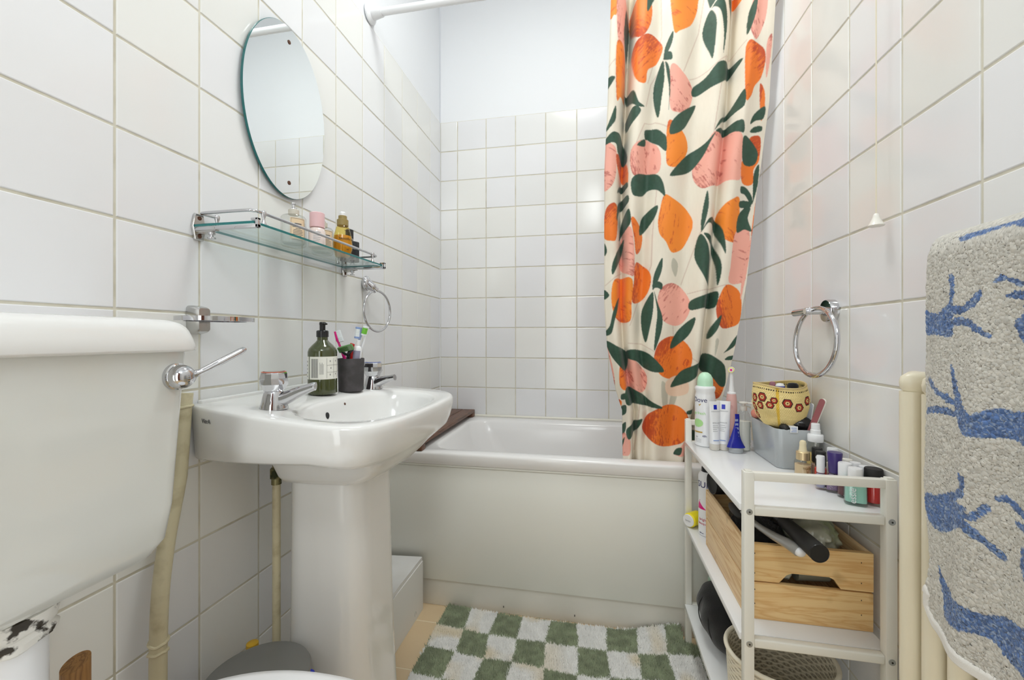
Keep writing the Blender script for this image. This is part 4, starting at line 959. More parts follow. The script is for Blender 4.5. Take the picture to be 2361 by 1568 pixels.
# grey bin and neighbours
t = thing('pedal_bin', 'small bin with grey lid between toilet and washbasin pedestal', 'bin', (-0.624, 0.683, 0))
g = G(); g.lathe([(0.080, 0.0), (0.083, 0.004), (0.088, 0.285), (0.086, 0.287)], 44, cx=-0.624, cy=0.683); build('bin_body', g, M_GREYL, parent=t)
g = G(); g.lathe([(0.092, 0.2865), (0.0935, 0.288), (0.0935, 0.297), (0.091, 0.302), (0.075, 0.306), (0.04, 0.3085), (0.01, 0.309)], 48, cx=-0.624, cy=0.683); build('bin_lid', g, M_GREYL, parent=t)
g = G(); g.tube(smooth_line([(-0.548, 0.640, 0.2862), (-0.530, 0.672, 0.284), (-0.531, 0.700, 0.284), (-0.545, 0.728, 0.286)], 5), [0.004] + [0.010] * 14 + [0.004], 10); build('liner_edge', g, M_BLUE, parent=t)
t = thing('cleaning_bottle', 'yellow topped bottle just showing behind the grey bin lid', 'bottle', (-0.738, 0.795, 0))
g = G(); g.lathe([(0.022, 0), (0.024, 0.003), (0.024, 0.20), (0.012, 0.235), (0.010, 0.24)], 28, cx=-0.738, cy=0.795); build('bottle_body', g, M_OFFW, parent=t)
g = G(); g.lathe([(0.012, 0.24), (0.013, 0.241), (0.012, 0.268), (0.009, 0.27)], 24, cx=-0.738, cy=0.795); build('cap', g, mat('amber_yellow_cap', (0.70, 0.42, 0.03), rough=0.4), parent=t)

# white box beside pedestal
t = thing('cardboard_box', 'white cardboard box with loose lid on the floor beside the washbasin pedestal', 'box', (-0.66, 1.23, 0))
g = G(); g.box(-0.760, -0.579, 1.105, 1.362, 0.0005, 0.003)
for a in ((-0.760, -0.757, 1.105, 1.362), (-0.582, -0.579, 1.105, 1.362), (-0.757, -0.582, 1.105, 1.108), (-0.757, -0.582, 1.359, 1.362)): g.box(*a, 0.003, 0.168)
build('box_body', g, M_CARD, parent=t, smooth=False)
g = G(); xf = tr(-0.669, 1.2335, 0.1695) @ rot('Y', -3)
g.box(-0.088, 0.088, -0.127, 0.127, 0.004, 0.008, xf=xf)
g.add([(0.088, -0.127, 0.008), (0.088, 0.127, 0.008), (0.0865, 0.127, -0.012), (0.0865, -0.127, -0.004), (0.0872, -0.127, 0.004), (0.0872, 0.127, 0.004), (0.0855, 0.127, -0.012), (0.0855, -0.127, -0.004)], [(0, 1, 2, 3), (4, 7, 6, 5), (0, 3, 7, 4), (1, 5, 6, 2), (3, 2, 6, 7), (0, 4, 5, 1)], xf=xf)
build('box_lid', g, M_BOXW, parent=t, smooth=False)
g = G(); n = 20
g.tube([(-0.5788, 1.300 + 0.007 * math.cos(math.pi * i / n), 0.018 + 0.012 * math.sin(math.pi * i / n)) for i in range(n + 1)], 0.0006, 6); build('thumb_notch', g, M_LINK, parent=t)

# ------------------------------------------------------------ right wall: towel ring, pull cord
t = thing('towel_ring', 'large chrome towel ring on a round disc mount on the right wall', 'towel ring', (XR, 1.052, 1.001))
g = G(); q = tr(XR - 0.0003, 1.052, 1.001) @ rot('Y', -90)
g.lathe([(0.0255, 0), (0.0255, 0.014), (0.024, 0.0165), (0.010, 0.0168)], 40, xf=q)
build('wall_disc', g, M_CHROME, parent=t)
g = G(); g.cyl((XR - 0.015, 1.052, 1.001), (XR - 0.058, 1.052, 1.001), 0.0078, 24, bev=0.001).cyl((XR - 0.049, 1.046, 1.001), (XR - 0.049, 1.118, 1.0), 0.0085, 24, bev=0.001)
build('arm', g, M_CHROME, parent=t)
g = G(); n = 72
cyR, czR, rR = 1.028, 0.932, 0.078
g.tube([(XR - 0.049 + 0.004 * math.cos(2 * math.pi * i / n), cyR + (rR + 0.009) * math.sin(2 * math.pi * i / n), czR + (rR - 0.004) * math.cos(2 * math.pi * i / n)) for i in range(n)], 0.0052, 14, closed=True)
build('ring', g, M_CHROME, parent=t)
t = thing('pull_cord', 'cream light pull cord hanging down the right wall', 'pull cord', (0.5063, 0.874, 1.146))
g = G(); g.tube([(0.5063, 0.874, 1.160), (0.5066, 0.8745, 1.9), (0.5063, 0.874, ZC)], 0.0011, 8); build('cord', g, mat('cream_cord', (0.76, 0.70, 0.55), rough=0.8), parent=t)
g = G(); g.lathe([(0.0115, 0.0), (0.0125, 0.0015), (0.0108, 0.004), (0.0055, 0.016), (0.0042, 0.0215), (0.003, 0.023)], 28, cx=0.5063, cy=0.874, cz=1.1445); build('bell_end', g, M_OFFW, parent=t)

# ------------------------------------------------------------ storage rack
RX0, RX1, RY0, RY1 = 0.2795, 0.5045, 0.838, 1.330
RZT = 0.696
rack = thing('storage_rack', 'narrow white metal rack with three shelves along the right wall', 'storage rack', (0.392, 1.084, 0))
hw = 0.0085
for x in (RX0, RX1):
    for y in (RY0, RY1):
        g = G(); g.box(x - hw, x + hw, y - hw, y + hw, 0.001, RZT, 0.0012)
        lg = build('leg', g, M_SHELF, parent=rack)
        g = G(); g.box(x - 0.0055, x + 0.0055, y - 0.0055, y + 0.0055, RZT - 0.001, RZT + 0.0028, 0.001); build('leg_cap', g, M_SHELF, parent=lg)
ZS1, ZS2, ZS3 = 0.632, 0.391, 0.147
for zt2, nm in ((ZS1, 'top'), (ZS2, 'middle'), (ZS3, 'bottom')):
    g = G(); g.box(RX0 - 0.0115, RX1 + 0.0085, RY0 + hw + 0.0005, RY1 - hw - 0.0005, zt2 - 0.013, zt2, 0.0012)
    build('shelf_board', g, M_BOARD, parent=rack)
    for y in (RY0, RY1):
        g = G(); g.box(RX0 + hw, RX1 - hw, y - 0.007, y + 0.007, zt2 - 0.0155, zt2 + 0.001, 0.003, 3)
        build('shelf_rail', g, M_SHELF, parent=rack)
for y in (RY0, RY1):
    g = G(); g.box(RX0 + hw, RX1 - hw, y - 0.007, y + 0.007, RZT - 0.0155, RZT - 0.0005, 0.001); build('top_rail', g, M_SHELF, parent=rack)
for x in (RX0, RX1):
    for z in (ZS1 - 0.008, ZS2 - 0.008, ZS3 - 0.008):
        g = G(); q = tr(x, RY0 - hw + 0.0002, z) @ rot('X', 90)
        g.lathe([(0.0056, 0), (0.0053, 0.001), (0.0022, 0.0014)], 22, xf=q); g.cyl((x, RY0 - hw - 0.001, z), (x, RY0 - hw - 0.0016, z), 0.0016, 8, m=1)
        build('screw', g, [M_SCREW, M_DARK], parent=rack)

# --- things on the top shelf
Z1 = ZS1 + 0.0004
t = thing('deodorant_can', 'tall white spray deodorant with mint green domed cap on the top shelf', 'deodorant', (0.3160, 1.2860, Z1), rz=-2.48)
R = 0.0272
g = G(); g.lathe([(R - 0.002, 0), (R, 0.002), (R, 0.135), (R - 0.001, 0.145), (R - 0.0022, 0.153), (R + 0.0004, 0.162), (R, 0.166), (R - 0.003, 0.170), (0.0215, 0.1705)], 44); build('can_body', g, M_WHITE, parent=t, local=True)
g = G(); g.lathe([(0.0212, 0.170), (0.0212, 0.184), (0.0195, 0.194), (0.0150, 0.203), (0.008, 0.2085), (0.003, 0.2095)], 36); build('cap', g, M_MINTD, parent=t, local=True)
g = G()
text_cyl(g, 'Dove', 0.0190, R - 0.0002, 0.10, 0.1315, 0)
patch_cyl(g, R, 0.02, 0.22, 0.1175, 0.1195, 1); patch_cyl(g, R, 0.06, 0.17, 0.1155, 0.1177, 1); patch_cyl(g, R, 0.18, 0.26, 0.119, 0.121, 1)
text_cyl(g, 'go fresh', 0.0115, R, 0.05, 0.094, 2)
patch_cyl(g, R, -0.60, 0.42, 0.0385, 0.0425, 1); text_cyl(g, '48h', 0.008, R, 0.62, 0.030, 0); text_cyl(g, '0%', 0.006, R, -0.2, 0.026, 3)
for k in range(3): patch_cyl(g, R, -0.5, 0.3, 0.012 + 0.004 * k, 0.0128 + 0.004 * k, 3)
for j in range(16):
    zc2 = 0.066 + 0.0115 * (-1 + (2 * j + 1) / 16); ha = 0.016 / R * math.sqrt(max(0, 1 - ((zc2 - 0.066) / 0.0115) ** 2))
    patch_cyl(g, R, -0.1 - ha, -0.1 + ha, zc2 - 0.00073, zc2 + 0.00073, 2)
build('print', g, [M_NAVY, M_GOLD, M_GREENI, M_LINK], parent=t, local=True, fixn=False)

def cream_tube(loc, label, rz, W, cap_w, hgt, txt):
    t = thing('cream_tube', label, 'cream tube', loc, 'two white cream tubes on the top shelf', rz)
    g = G(); lo = []
    hc = 0.017
    for k in range(9):
        f = k / 8; z = hc + (hgt - hc) * f
        a = cap_w * (1 - f) + W * f; b_ = cap_w * 0.92 * (1 - f) ** 0.8 + 0.0010
        lo.append([(b_ * math.copysign(abs(math.cos(q_)) ** 0.9, math.cos(q_)), a * math.copysign(abs(math.sin(q_)) ** 0.9, math.sin(q_)), z) for q_ in [2 * math.pi * i / 40 for i in range(40)]])
    g.loft(lo, True, True); build('tube_body', g, M_WHITE, parent=t, local=True)
    g = G(); g.lathe([(cap_w * 0.94, 0), (cap_w, 0.001), (cap_w * 1.0, 0.0165), (cap_w * 0.9, 0.0175)], 36); build('cap', g, mat('pearl_cap', (0.66, 0.63, 0.57), rough=0.3), parent=t, local=True)
    g = G()
    def depth(z): f = (z - hc) / (hgt - hc); return cap_w * 0.92 * (1 - f) ** 0.8 + 0.0014
    def rect(y0, y1, z0, z1, m):
        d = [depth(z0), depth(z1)]
        g.add([(d[0], y0, z0), (d[0], y1, z0), (d[1], y1, z1), (d[1], y0, z1)], [(0, 1, 2, 3)], m)
    rect(-0.0045, 0.0045, hgt - 0.022, hgt - 0.0095, 0)
    for s_, sz, z in ((txt[0], 0.0030, hgt - 0.0275), (txt[1], 0.0042, hgt * 0.56)):
        V, F = text_geo(s_, sz, 0.0001); g.add([(depth(z) + v.z + 0.0002 - (depth(z) - depth(z + 0.003)) * (v.y / 0.003) * 1.0, v.x, z + v.y) for v in V], F, 1)
    for k in range(4): rect(-0.0095, -0.0095 + (0.014, 0.016, 0.011, 0.013)[k], hgt * 0.50 - k * 0.005, hgt * 0.50 - k * 0.005 + 0.0012, 2)
    rect(-0.0095, 0.006, 0.026, 0.0285, 3)
    build('print', g, [M_BLUE, mat('mid_grey_ink', (0.26, 0.27, 0.29), rough=0.5), M_LINK, M_LBLUE], parent=t, local=True, fixn=False)
cream_tube((0.3290, 1.2390, Z1), 'slim white cream tube turned edge on beside the deodorant on the top shelf', -1.35, 0.0150, 0.0128, 0.133, ('LA ROCHE-POSAY', 'EFFACLAR'))
cream_tube((0.3535, 1.2440, Z1), 'white cream tube with blue square facing the room on the top shelf', -1.92, 0.0175, 0.0138, 0.134, ('LA ROCHE-POSAY', 'EFFACLAR'))

t = thing('electric_toothbrush', 'pink electric toothbrush with round brush head standing on the top shelf', 'electric toothbrush', (0.3900, 1.2980, Z1), rz=-1.95)
g = G(); g.lathe([(0.0130, 0), (0.0140, 0.002), (0.0150, 0.040), (0.0150, 0.105), (0.0138, 0.130), (0.0118, 0.148)], 36); build('handle', g, M_PINKP, parent=t, local=True)
g = G(); g.lathe([(0.0120, 0.1478), (0.0115, 0.152), (0.0075, 0.1535), (0.0070, 0.162), (0.0052, 0.178), (0.0045, 0.204), (0.0045, 0.212)], 28)
g.cyl((-0.004, 0, 0.2165), (0.0055, 0, 0.2165), 0.0085, 24, bev=0.001); build('brush_neck', g, M_WHITE, parent=t, local=True)
g = G(); g.lathe([(0.0153, 0.0), (0.0153, 0.004)], 30); build('base_ring', g, M_WHITE, parent=t, local=True)
g = G(); g.cyl((0.0055, 0, 0.2165), (0.0125, 0, 0.2165), 0.0078, 24, m=0).cyl((0.0055, 0, 0.2165), (0.0128, 0, 0.2165), 0.0060, 24, m=1).cyl((0.0055, 0, 0.2165), (0.0131, 0, 0.2165), 0.0035, 24, m=2)
build('bristles', g, [mat('yellow_bristle', (0.80, 0.70, 0.12), rough=0.6), M_BRIST, M_MAGENTA], parent=t, local=True)
g = G(); g.cyl((0.0143, 0, 0.112), (0.0156, 0, 0.112), 0.0052, 20); build('power_button', g, mat('deeper_pink', (0.68, 0.38, 0.36), rough=0.4), parent=t, local=True)
g = G(); V, F = text_geo('Oral-B', 0.007); g.add([(0.0153 + v.z, v.x, 0.026 + v.y) for v in V], F); build('lettering', g, M_INK, parent=t, local=True, fixn=False)

t = thing('squeezed_tube', 'flattened bright blue toothpaste tube standing on its grey cap on the top shelf', 'toothpaste', (0.3775, 1.2190, Z1), rz=-1.35)
g = G(); lo = []
for k in range(12):
    f = k / 11; z = 0.0145 + 0.0885 * f
    a = 0.0185 * (1 - f) ** 2.6 + 0.0060; b_ = 0.0128 * (1 - f) ** 2.2 + 0.0014
    cxk = 0.003 * math.sin(f * 3.2) ; cyk = -0.003 * math.sin(f * 5)
    lo.append([(cxk + b_ * math.cos(q_) * (1 + 0.12 * math.sin(3 * q_ + 6 * f)), cyk + a * math.sin(q_), z) for q_ in [2 * math.pi * i / 36 for i in range(36)]])
g.loft(lo, True, True); build('tube_body', g, mat('royal_blue_tube', (0.008, 0.014, 0.30), rough=0.25), parent=t, local=True)
g = G(); g.lathe([(0.0175, 0), (0.0185, 0.0012), (0.0185, 0.007), (0.0178, 0.0075), (0.0185, 0.008), (0.0180, 0.0135), (0.0160, 0.0148)], 40, sx=0.78); build('cap', g, mat('grey_cap', (0.40, 0.42, 0.44), rough=0.35), parent=t, local=True)
g = G()
for k in range(5): g.box(0.0075 - k * 0.0011, 0.0082 - k * 0.0011, -0.0045, 0.0035, 0.040 + k * 0.011, 0.046 + k * 0.011)
build('print', g, M_PERI, parent=t, local=True)
t = thing('pump_bottle', 'clear pump bottle of white lotion beside the grey tub on the top shelf', 'bottle', (0.4060, 1.2490, Z1), rz=-2.0)
R = 0.0172
g = G(); g.lathe([(R - 0.002, 0), (R, 0.002), (R, 0.080), (R, 0.090), (R - 0.003, 0.100), (0.010, 0.108), (0.007, 0.110)], 36); build('bottle_body', g, M_CLEARB, parent=t, local=True)
g = G(); g.lathe([(R - 0.003, 0.001), (R - 0.001, 0.003), (R - 0.001, 0.080), (R - 0.003, 0.0805)], 36); build('lotion', g, M_LIQW, parent=t, local=True)
g = G(); g.lathe([(0.0075, 0.108), (0.0085, 0.110), (0.0085, 0.120), (0.0045, 0.121), (0.0045, 0.127), (0.011, 0.128), (0.0115, 0.131), (0.010, 0.132)], 28); g.tube([(0, 0, 0.1298), (0.004, 0.018, 0.1298), (0.004, 0.022, 0.128)], 0.0028, 10); build('pump', g, mat('frosted_pump', (0.70, 0.68, 0.64), rough=0.4), parent=t, local=True)
t = thing('cream_tube', 'small cream tube with white cap standing behind the lotion pump bottle', 'cream tube', (0.4500, 1.2860, Z1), rz=-2.0)
g = G(); g.lathe([(0.011, 0), (0.012, 0.001), (0.012, 0.020), (0.011, 0.021)], 28); build('cap', g, M_WHITE, parent=t, local=True)
g = G(); lo = []
for k in range(7):
    f = k / 6; a = 0.0115 + 0.001 * f; b_ = 0.0112 * (1 - f) + 0.001
    lo.append([(b_ * math.cos(q_), a * math.sin(q_), 0.020 + 0.112 * f) for q_ in [2 * math.pi * i / 28 for i in range(28)]])
g.loft(lo, True, True); build('tube_body', g, mat('cream_tube_skin', (0.76, 0.73, 0.60), rough=0.4), parent=t, local=True)

# grey tub
tub = thing('storage_tub', 'grey open plastic tub holding toiletries on the top shelf', 'tub', (0.470, 1.166, Z1))
def tb(x0, x1, y0, y1, r, z): return [(x, y, z) for x, y in rrect(x0, x1, y0, y1, r, 8)]
g = G()
zr = Z1 + 0.094
g.loft([tb(0.429, 0.513, 1.088, 1.246, 0.014, Z1), tb(0.4275, 0.514, 1.0865, 1.2475, 0.015, Z1 + 0.002), tb(0.4215, 0.5215, 1.0800, 1.2545, 0.018, zr - 0.001), tb(0.4225, 0.5210, 1.0808, 1.2538, 0.0175, zr), tb(0.4240, 0.5195, 1.0825, 1.252, 0.017, zr - 0.0006), tb(0.4300, 0.5120, 1.0895, 1.2445, 0.014, Z1 + 0.004)], True, True)
build('tub_body', g, M_GREYB, parent=tub, ang=50)

# things in the tub
g = G(); g.ell((0.4325, 1.2300, zr + 0.010), 0.013, 0.020, 0.013, 28, 16)
tag(build('makeup_sponge', g, mat('coral_sponge', (0.72, 0.27, 0.20), rough=0.9, bump=(300, 0.3)), loc=(0.4325, 1.23, zr)), 'coral makeup sponge on the far left rim of the grey tub', 'sponge')
g = G(); g.ell((0.488, 1.118, zr + 0.008), 0.030, 0.024, 0.019, 28, 14, xf=None)
tag(build('makeup_case', g, M_BLACK, loc=(0.488, 1.118, zr - 0.02)), 'glossy black rounded case at the right in the grey tub', 'makeup case')
g = G(); g.ell((0.4435, 1.093, zr + 0.002), 0.010, 0.014, 0.009, 24, 12)
tag(build('lipstick', g, M_BLACKM, loc=(0.4435, 1.093, zr)), 'small matt black lipstick below the yellow pouch at the front rim of the grey tub', 'lipstick')
g = G(); g.box(0.4505, 0.4665, 1.0775, 1.0800, zr - 0.007, zr + 0.0085, 0.0008); g.box(0.4505, 0.4665, 1.080, 1.100, zr + 0.004, zr + 0.0075, 0.001)
for k in range(3): g.box(0.4525 + 0.002 * (k % 2), 0.4635, 1.0772, 1.0776, zr - 0.0045 + k * 0.0042, zr - 0.003 + k * 0.0042, m=1)
tag(build('paper_sachet', g, [M_WHITE, M_LBLUE], loc=(0.458, 1.08, zr)), 'small white and blue sachet folded over the front rim of the grey tub', 'sachet')
def board(name, p0, p1, w, th, wm, cm, label, nrm):
    P0, P1 = Vector(p0), Vector(p1); d = (P1 - P0); L = d.length; d.normalize()
    n = Vector(nrm); n = (n - d * n.dot(d)).normalized(); sd = d.cross(n)
    xf = Matrix(((*sd, 0), (*d, 0), (*n, 0), (0, 0, 0, 1))).transposed(); xf.translation = P0
    t = thing(name, label, 'nail file', p0)
    ol = [(w * math.cos(a), w + w * math.sin(a)) for a in [math.pi + math.pi * i / 10 for i in range(11)]] + [(w * math.cos(a), L - w + w * math.sin(a)) for a in [math.pi * i / 10 for i in range(11)]]
    g = G(); g.prism(ol, -th * 0.5, th * 0.5, xf=xf); build('file_core', g, cm, parent=t)
    g = G(); g.prism([(x * 0.97, y) for x, y in ol], th * 0.5, th * 0.8, xf=xf); build('abrasive_face', g, wm, parent=t)
board('nail_file', (0.488, 1.115, 0.655), (0.5065, 1.050, 0.804), 0.0065, 0.004, mat('maroon_abrasive', (0.36, 0.12, 0.13), rough=0.9, bump=(900, 0.4)), M_OFFW, 'maroon nail file leaning out of the grey tub towards the camera', (-0.8, -0.5, 0.0))
board('nail_file', (0.500, 1.130, 0.655), (0.5075, 1.105, 0.786), 0.0055, 0.003, mat('blue_grey_abrasive', (0.42, 0.46, 0.55), rough=0.8), M_WHITE, 'pale blue grey nail file upright behind the yellow pouch', (-0.9, -0.4, 0.0))
for (x, y, r, h, lab) in ((0.445, 1.205, 0.011, 0.085, 'dark makeup bottle at the far end of the grey tub'), (0.507, 1.15, 0.009, 0.10, 'dark makeup stick standing by the wall in the grey tub')):
    g = G(); g.lathe([(r - 0.001, 0), (r, 0.001), (r, h - 0.002), (r - 0.002, h)], 24, cx=x, cy=y, cz=Z1 + 0.0045)
    tag(build('makeup_bottle', g, M_BLACKM, loc=(x, y, Z1)), lab, 'makeup')

# yellow woven pouch
pz = zr - 0.012; pcx, pcy = 0.4555, 1.140
pouch = thing('woven_pouch', 'yellow woven pouch with red flower pattern sitting on top of the grey tub', 'pouch', (pcx, pcy, pz))
NA, NZ = 500, 180
A_, Zz = np.meshgrid(np.linspace(0, 2 * math.pi, NA), np.linspace(0, 1, NZ))
rad = np.interp(Zz, [0, 0.03, 0.12, 0.3, 0.55, 0.8, 1.0], [0.004, 0.018, 0.037, 0.053, 0.0615, 0.0605, 0.056])
seam = np.exp(-((((A_ - 4.28 + math.pi) % (2 * math.pi)) - math.pi) / 0.10) ** 2)
rad = rad * (1 - 0.07 * seam * sstep(0.05, 0.4, Zz)) * (1 + 0.03 * np.sin(3 * A_ + 4 * Zz) * (1 - Zz * 0.6)) - 0.012 * np.exp(-((((A_ - 3.9 + math.pi) % (2 * math.pi)) - math.pi) / 0.35) ** 2) * np.exp(-((Zz - 0.32) / 0.10) ** 2)
knit = 0.0017 * np.abs(np.sin(A_ * 42 + (np.floor(Zz * 30) % 2) * math.pi / 2)) ** 0.7 * np.abs(np.sin(Zz * 30 * math.pi)) ** 0.7
rr = rad + knit
hgt = 0.112
lean = 0.010 * Zz
co = np.stack([pcx + rr * np.cos(A_) * 0.98 - lean * 0.4, pcy + rr * np.sin(A_) * 0.92, pz + hgt * Zz + 0.004 * np.sin(2 * A_ + 1.0) * Zz - 0.003 * np.cos(A_ - 4.2) * Zz], -1).reshape(-1, 3)
tone = np.empty((NA * NZ, 3)); tone[:] = (0.90, 0.72, 0.30)
kn = 0.35 + 0.65 * knit.ravel() / 0.0017
tone *= (0.62 + 0.42 * kn)[:, None]
tone[:, 2] *= (0.6 + 0.7 * kn)
a_, z_ = A_.ravel(), Zz.ravel() * hgt
tone[seam.ravel() > 0.75] *= (0.95, 0.80, 0.25)
for fa, fz_, sz in ((3.72, 0.083, 1.0), (3.30, 0.078, 1.0), (4.62, 0.076, 1.0), (5.06, 0.066, 1.0), (3.62, 0.062, 0.85), (3.20, 0.056, 0.95), (4.02, 0.067, 0.8), (3.18, 0.036, 0.8), (2.75, 0.08, 1.0), (2.7, 0.05, 1.0), (5.5, 0.08, 1.0), (5.9, 0.06, 1.0), (0.6, 0.08, 1.0), (1.6, 0.08, 1.0), (4.16, 0.079, 0.7)):
    dx = (((a_ - fa + math.pi) % (2 * math.pi)) - math.pi) * 0.060; dz = z_ - fz_
    d = np.maximum(np.abs(dx) * 0.9 + np.abs(dz) * 0.45, np.abs(dz)) / (0.0108 * sz)
    tone[d < 1.0] = (0.030, 0.010, 0.008); tone[d < 0.80] = (0.40, 0.035, 0.02); tone[d < 0.42] = (0.80, 0.60, 0.25); tone[d < 0.16] = (0.10, 0.02, 0.01)
band = (np.abs(z_ - 0.1035) < 0.0016) & (np.sin(a_ * 70) > 0)
tone[band] = (0.03, 0.02, 0.015)
M_KNIT = mat('yellow_knit', (0.86, 0.66, 0.2), rough=0.85, attr=True)
o = grid_mesh('pouch_body', co, quad_faces(NA, NZ), M_KNIT, tone, pouch, BASE[pouch.name])
sd = o.modifiers.new('thickness', 'SOLIDIFY'); sd.thickness = 0.0025; sd.offset = -1
g = G(); n = 40
g.tube([(pcx + 0.0565 * 0.98 * math.cos(2 * math.pi * i / n) - 0.004, pcy + 0.0565 * 0.92 * math.sin(2 * math.pi * i / n), pz + hgt + 0.004 * math.sin(4 * math.pi * i / n + 1.0) - 0.003 * math.cos(2 * math.pi * i / n - 4.2)) for i in range(n)], 0.0022, 8, closed=True)
build('zip_edge', g, mat('tan_zip_tape', (0.60, 0.46, 0.22), rough=0.8), parent=pouch)
for nm, lab, ct, (x, y, z0, z1, r), m_ in (('makeup_brush', 'black makeup brush head showing above the yellow pouch', 'makeup brush', (pcx + 0.022, pcy - 0.010, pz + 0.03, pz + 0.117, 0.012), M_BLACKF),
        ('lip_balm', 'white and blue tube peeking out of the yellow pouch', 'tube', (pcx - 0.010, pcy - 0.020, pz + 0.03, pz + 0.1165, 0.010), M_WHITE),
        ('lipstick', 'dusky purple lipstick peeking out of the yellow pouch', 'lipstick', (pcx - 0.022, pcy - 0.008, pz + 0.03, pz + 0.119, 0.007), mat('dusky_purple', (0.30, 0.12, 0.16), rough=0.5))):
    g = G(); g.lathe([(r * 0.9, 0), (r, 0.002), (r, z1 - z0 - 0.006), (r * 0.7, z1 - z0 - 0.001), (r * 0.2, z1 - z0)], 24, cx=x, cy=y, cz=z0)
    if nm == 'lip_balm': g.lathe([(r + 0.0003, z1 - z0 - 0.0115), (r + 0.0003, z1 - z0 - 0.0070)], 24, m=1, cx=x, cy=y, cz=z0)
    tag(build(nm, g, [m_, M_BLUE], loc=(x, y, z0)), lab, ct)

# serum, spray and nail polishes at the near end of the top shelf
t = thing('serum_bottle', 'small serum bottle with gold collar and cream dropper bulb on the top shelf', 'bottle', (0.4475, 1.0120, Z1), rz=-1.9)
R = 0.0162
g = G(); g.lathe([(R - 0.002, 0), (R, 0.002), (R, 0.039), (R - 0.002, 0.043), (0.010, 0.045)], 36); build('glass_body', g, M_CLEARB, parent=t, local=True)
g = G(); g.lathe([(R - 0.003, 0.002), (R - 0.0012, 0.004), (R - 0.0012, 0.034), (R - 0.003, 0.0345)], 36); build('serum', g, mat('peach_serum', (0.76, 0.58, 0.36), rough=0.3), parent=t, local=True)
g = G(); g.lathe([(0.0118, 0.044), (0.0128, 0.0445), (0.0128, 0.0605), (0.0115, 0.062)], 32); build('collar', g, mat('satin_gold', (0.74, 0.58, 0.34), rough=0.3, metal=0.7), parent=t, local=True)
g = G(); g.lathe([(0.0085, 0.0615), (0.0072, 0.066), (0.0062, 0.076), (0.0065, 0.080), (0.0050, 0.0845), (0.002, 0.086)], 28); build('dropper_bulb', g, mat('cream_rubber', (0.80, 0.70, 0.47), rough=0.5), parent=t, local=True)
g = G(); text_cyl(g, 'nude', 0.009, R, 0.45, 0.029, 0); patch_cyl(g, R, 0.3, 0.6, 0.022, 0.023, 0); patch_cyl(g, R, 0.35, 0.55, 0.019, 0.020, 0); build('lettering', g, mat('gold_brown_print', (0.25, 0.15, 0.04), rough=0.4), parent=t, local=True, fixn=False)
t = thing('spray_bottle', 'clear spray bottle with white nozzle and amber liquid by the wall on the top shelf', 'spray bottle', (0.4945, 1.0605, Z1), rz=-1.9)
R = 0.0178
g = G(); g.lathe([(R - 0.002, 0), (R, 0.002), (R, 0.055), (R - 0.003, 0.066), (0.012, 0.074), (0.010, 0.076)], 36); build('bottle_body', g, M_CLEARB, parent=t, local=True)
g = G(); g.lathe([(R - 0.003, 0.002), (R - 0.0012, 0.004), (R - 0.0012, 0.046), (R - 0.003, 0.0465)], 36); build('liquid', g, mat('amber_water', (0.76, 0.52, 0.16), rough=0.2), parent=t, local=True)
g = G(); g.lathe([(0.0148, 0.074), (0.0152, 0.075), (0.0152, 0.089), (0.0142, 0.0905), (0.0098, 0.091), (0.0098, 0.100), (0.0088, 0.101), (0.0082, 0.114), (0.007, 0.115)], 36); build('nozzle', g, M_WHITE, parent=t, local=True)
g = G(); g.cyl((0, 0, 0.02), (0, 0, 0.078), 0.0016, 10); build('dip_tube', g, M_WHITE, parent=t, local=True)

def polish(loc, label, body, capm, R, hb, ht, cr, shape='round', text=None, capflare=0.0, rz=-1.95, txm=None, dot=None):
    t = thing('nail_polish', label, 'nail polish', loc, 'nail polish bottles on the top shelf', rz)
    g = G(); gi = G()
    if shape == 'square':
        ol = lambda k, z: [(x, y, z) for x, y in rrect(-R * k, R * k, -R * k, R * k, R * 0.42 * k, 6)]
    elif shape == 'flared':
        ol = lambda k, z: [(x, y, z) for x, y in rrect(-R * 0.75 * k, R * 0.75 * k, -R * k, R * k, R * 0.25 * k, 5)]
    else:
        ol = lambda k, z: [(R * k * math.cos(a), R * k * math.sin(a), z) for a in [2 * math.pi * i / 36 for i in range(36)]]
    tk = 0.78 if shape == 'flared' else 0.98
    g.loft([ol(0.92, 0), ol(1.0, 0.002), ol((1 + tk) / 2, hb * 0.5), ol(tk, hb - 0.004), ol(tk * 0.88, hb - 0.001), ol(0.42, hb)], True, True)
    gi.loft([ol(0.80, 0.0045), ol(0.93, 0.006), ol((0.93 + tk * 0.93) / 2, hb * 0.5), ol(tk * 0.92, hb - 0.005), ol(tk * 0.7, hb - 0.002)], True, True)
    build('glass_bottle', g, M_CLEARB, parent=t, local=True)
    build('lacquer', gi, body, parent=t, local=True)
    g = G(); g.lathe([(cr * 0.93, hb + 0.0005), (cr, hb + 0.0015), (cr * (1 + capflare * 0.3), hb + (ht - hb) * 0.5), (cr * (1 + capflare), ht - 0.002), (cr * (0.92 + capflare), ht)], 36)
    build('cap', g, capm, parent=t, local=True)
    if text:
        g = G(); V, F = text_geo(text, 0.0145 if text == 'essie' else 0.009, 0.0002)
        if text == 'essie': g.add([(R + 0.0004 + v.z, -v.y - 0.005, 0.0185 + v.x) for v in V], F)
        else: g.add([(R * 0.75 * (0.86) + 0.0022 + v.z, v.x, 0.021 + v.y) for v in V], F)
        build('lettering', g, M_WHITE, parent=t, local=True, fixn=False)
    if dot:
        g = G(); q = tr(cr * (1 + capflare * 0.6) + 0.0001, 0, ht - 0.012) @ rot('Y', 90); g.lathe([(0.0045, 0), (0.0042, 0.0004)], 20, xf=q); build('cap_sticker', g, M_WHITE, parent=t, local=True)
    return t
def lac(n, c): return mat(n, c, rough=0.15, coat=0.4)
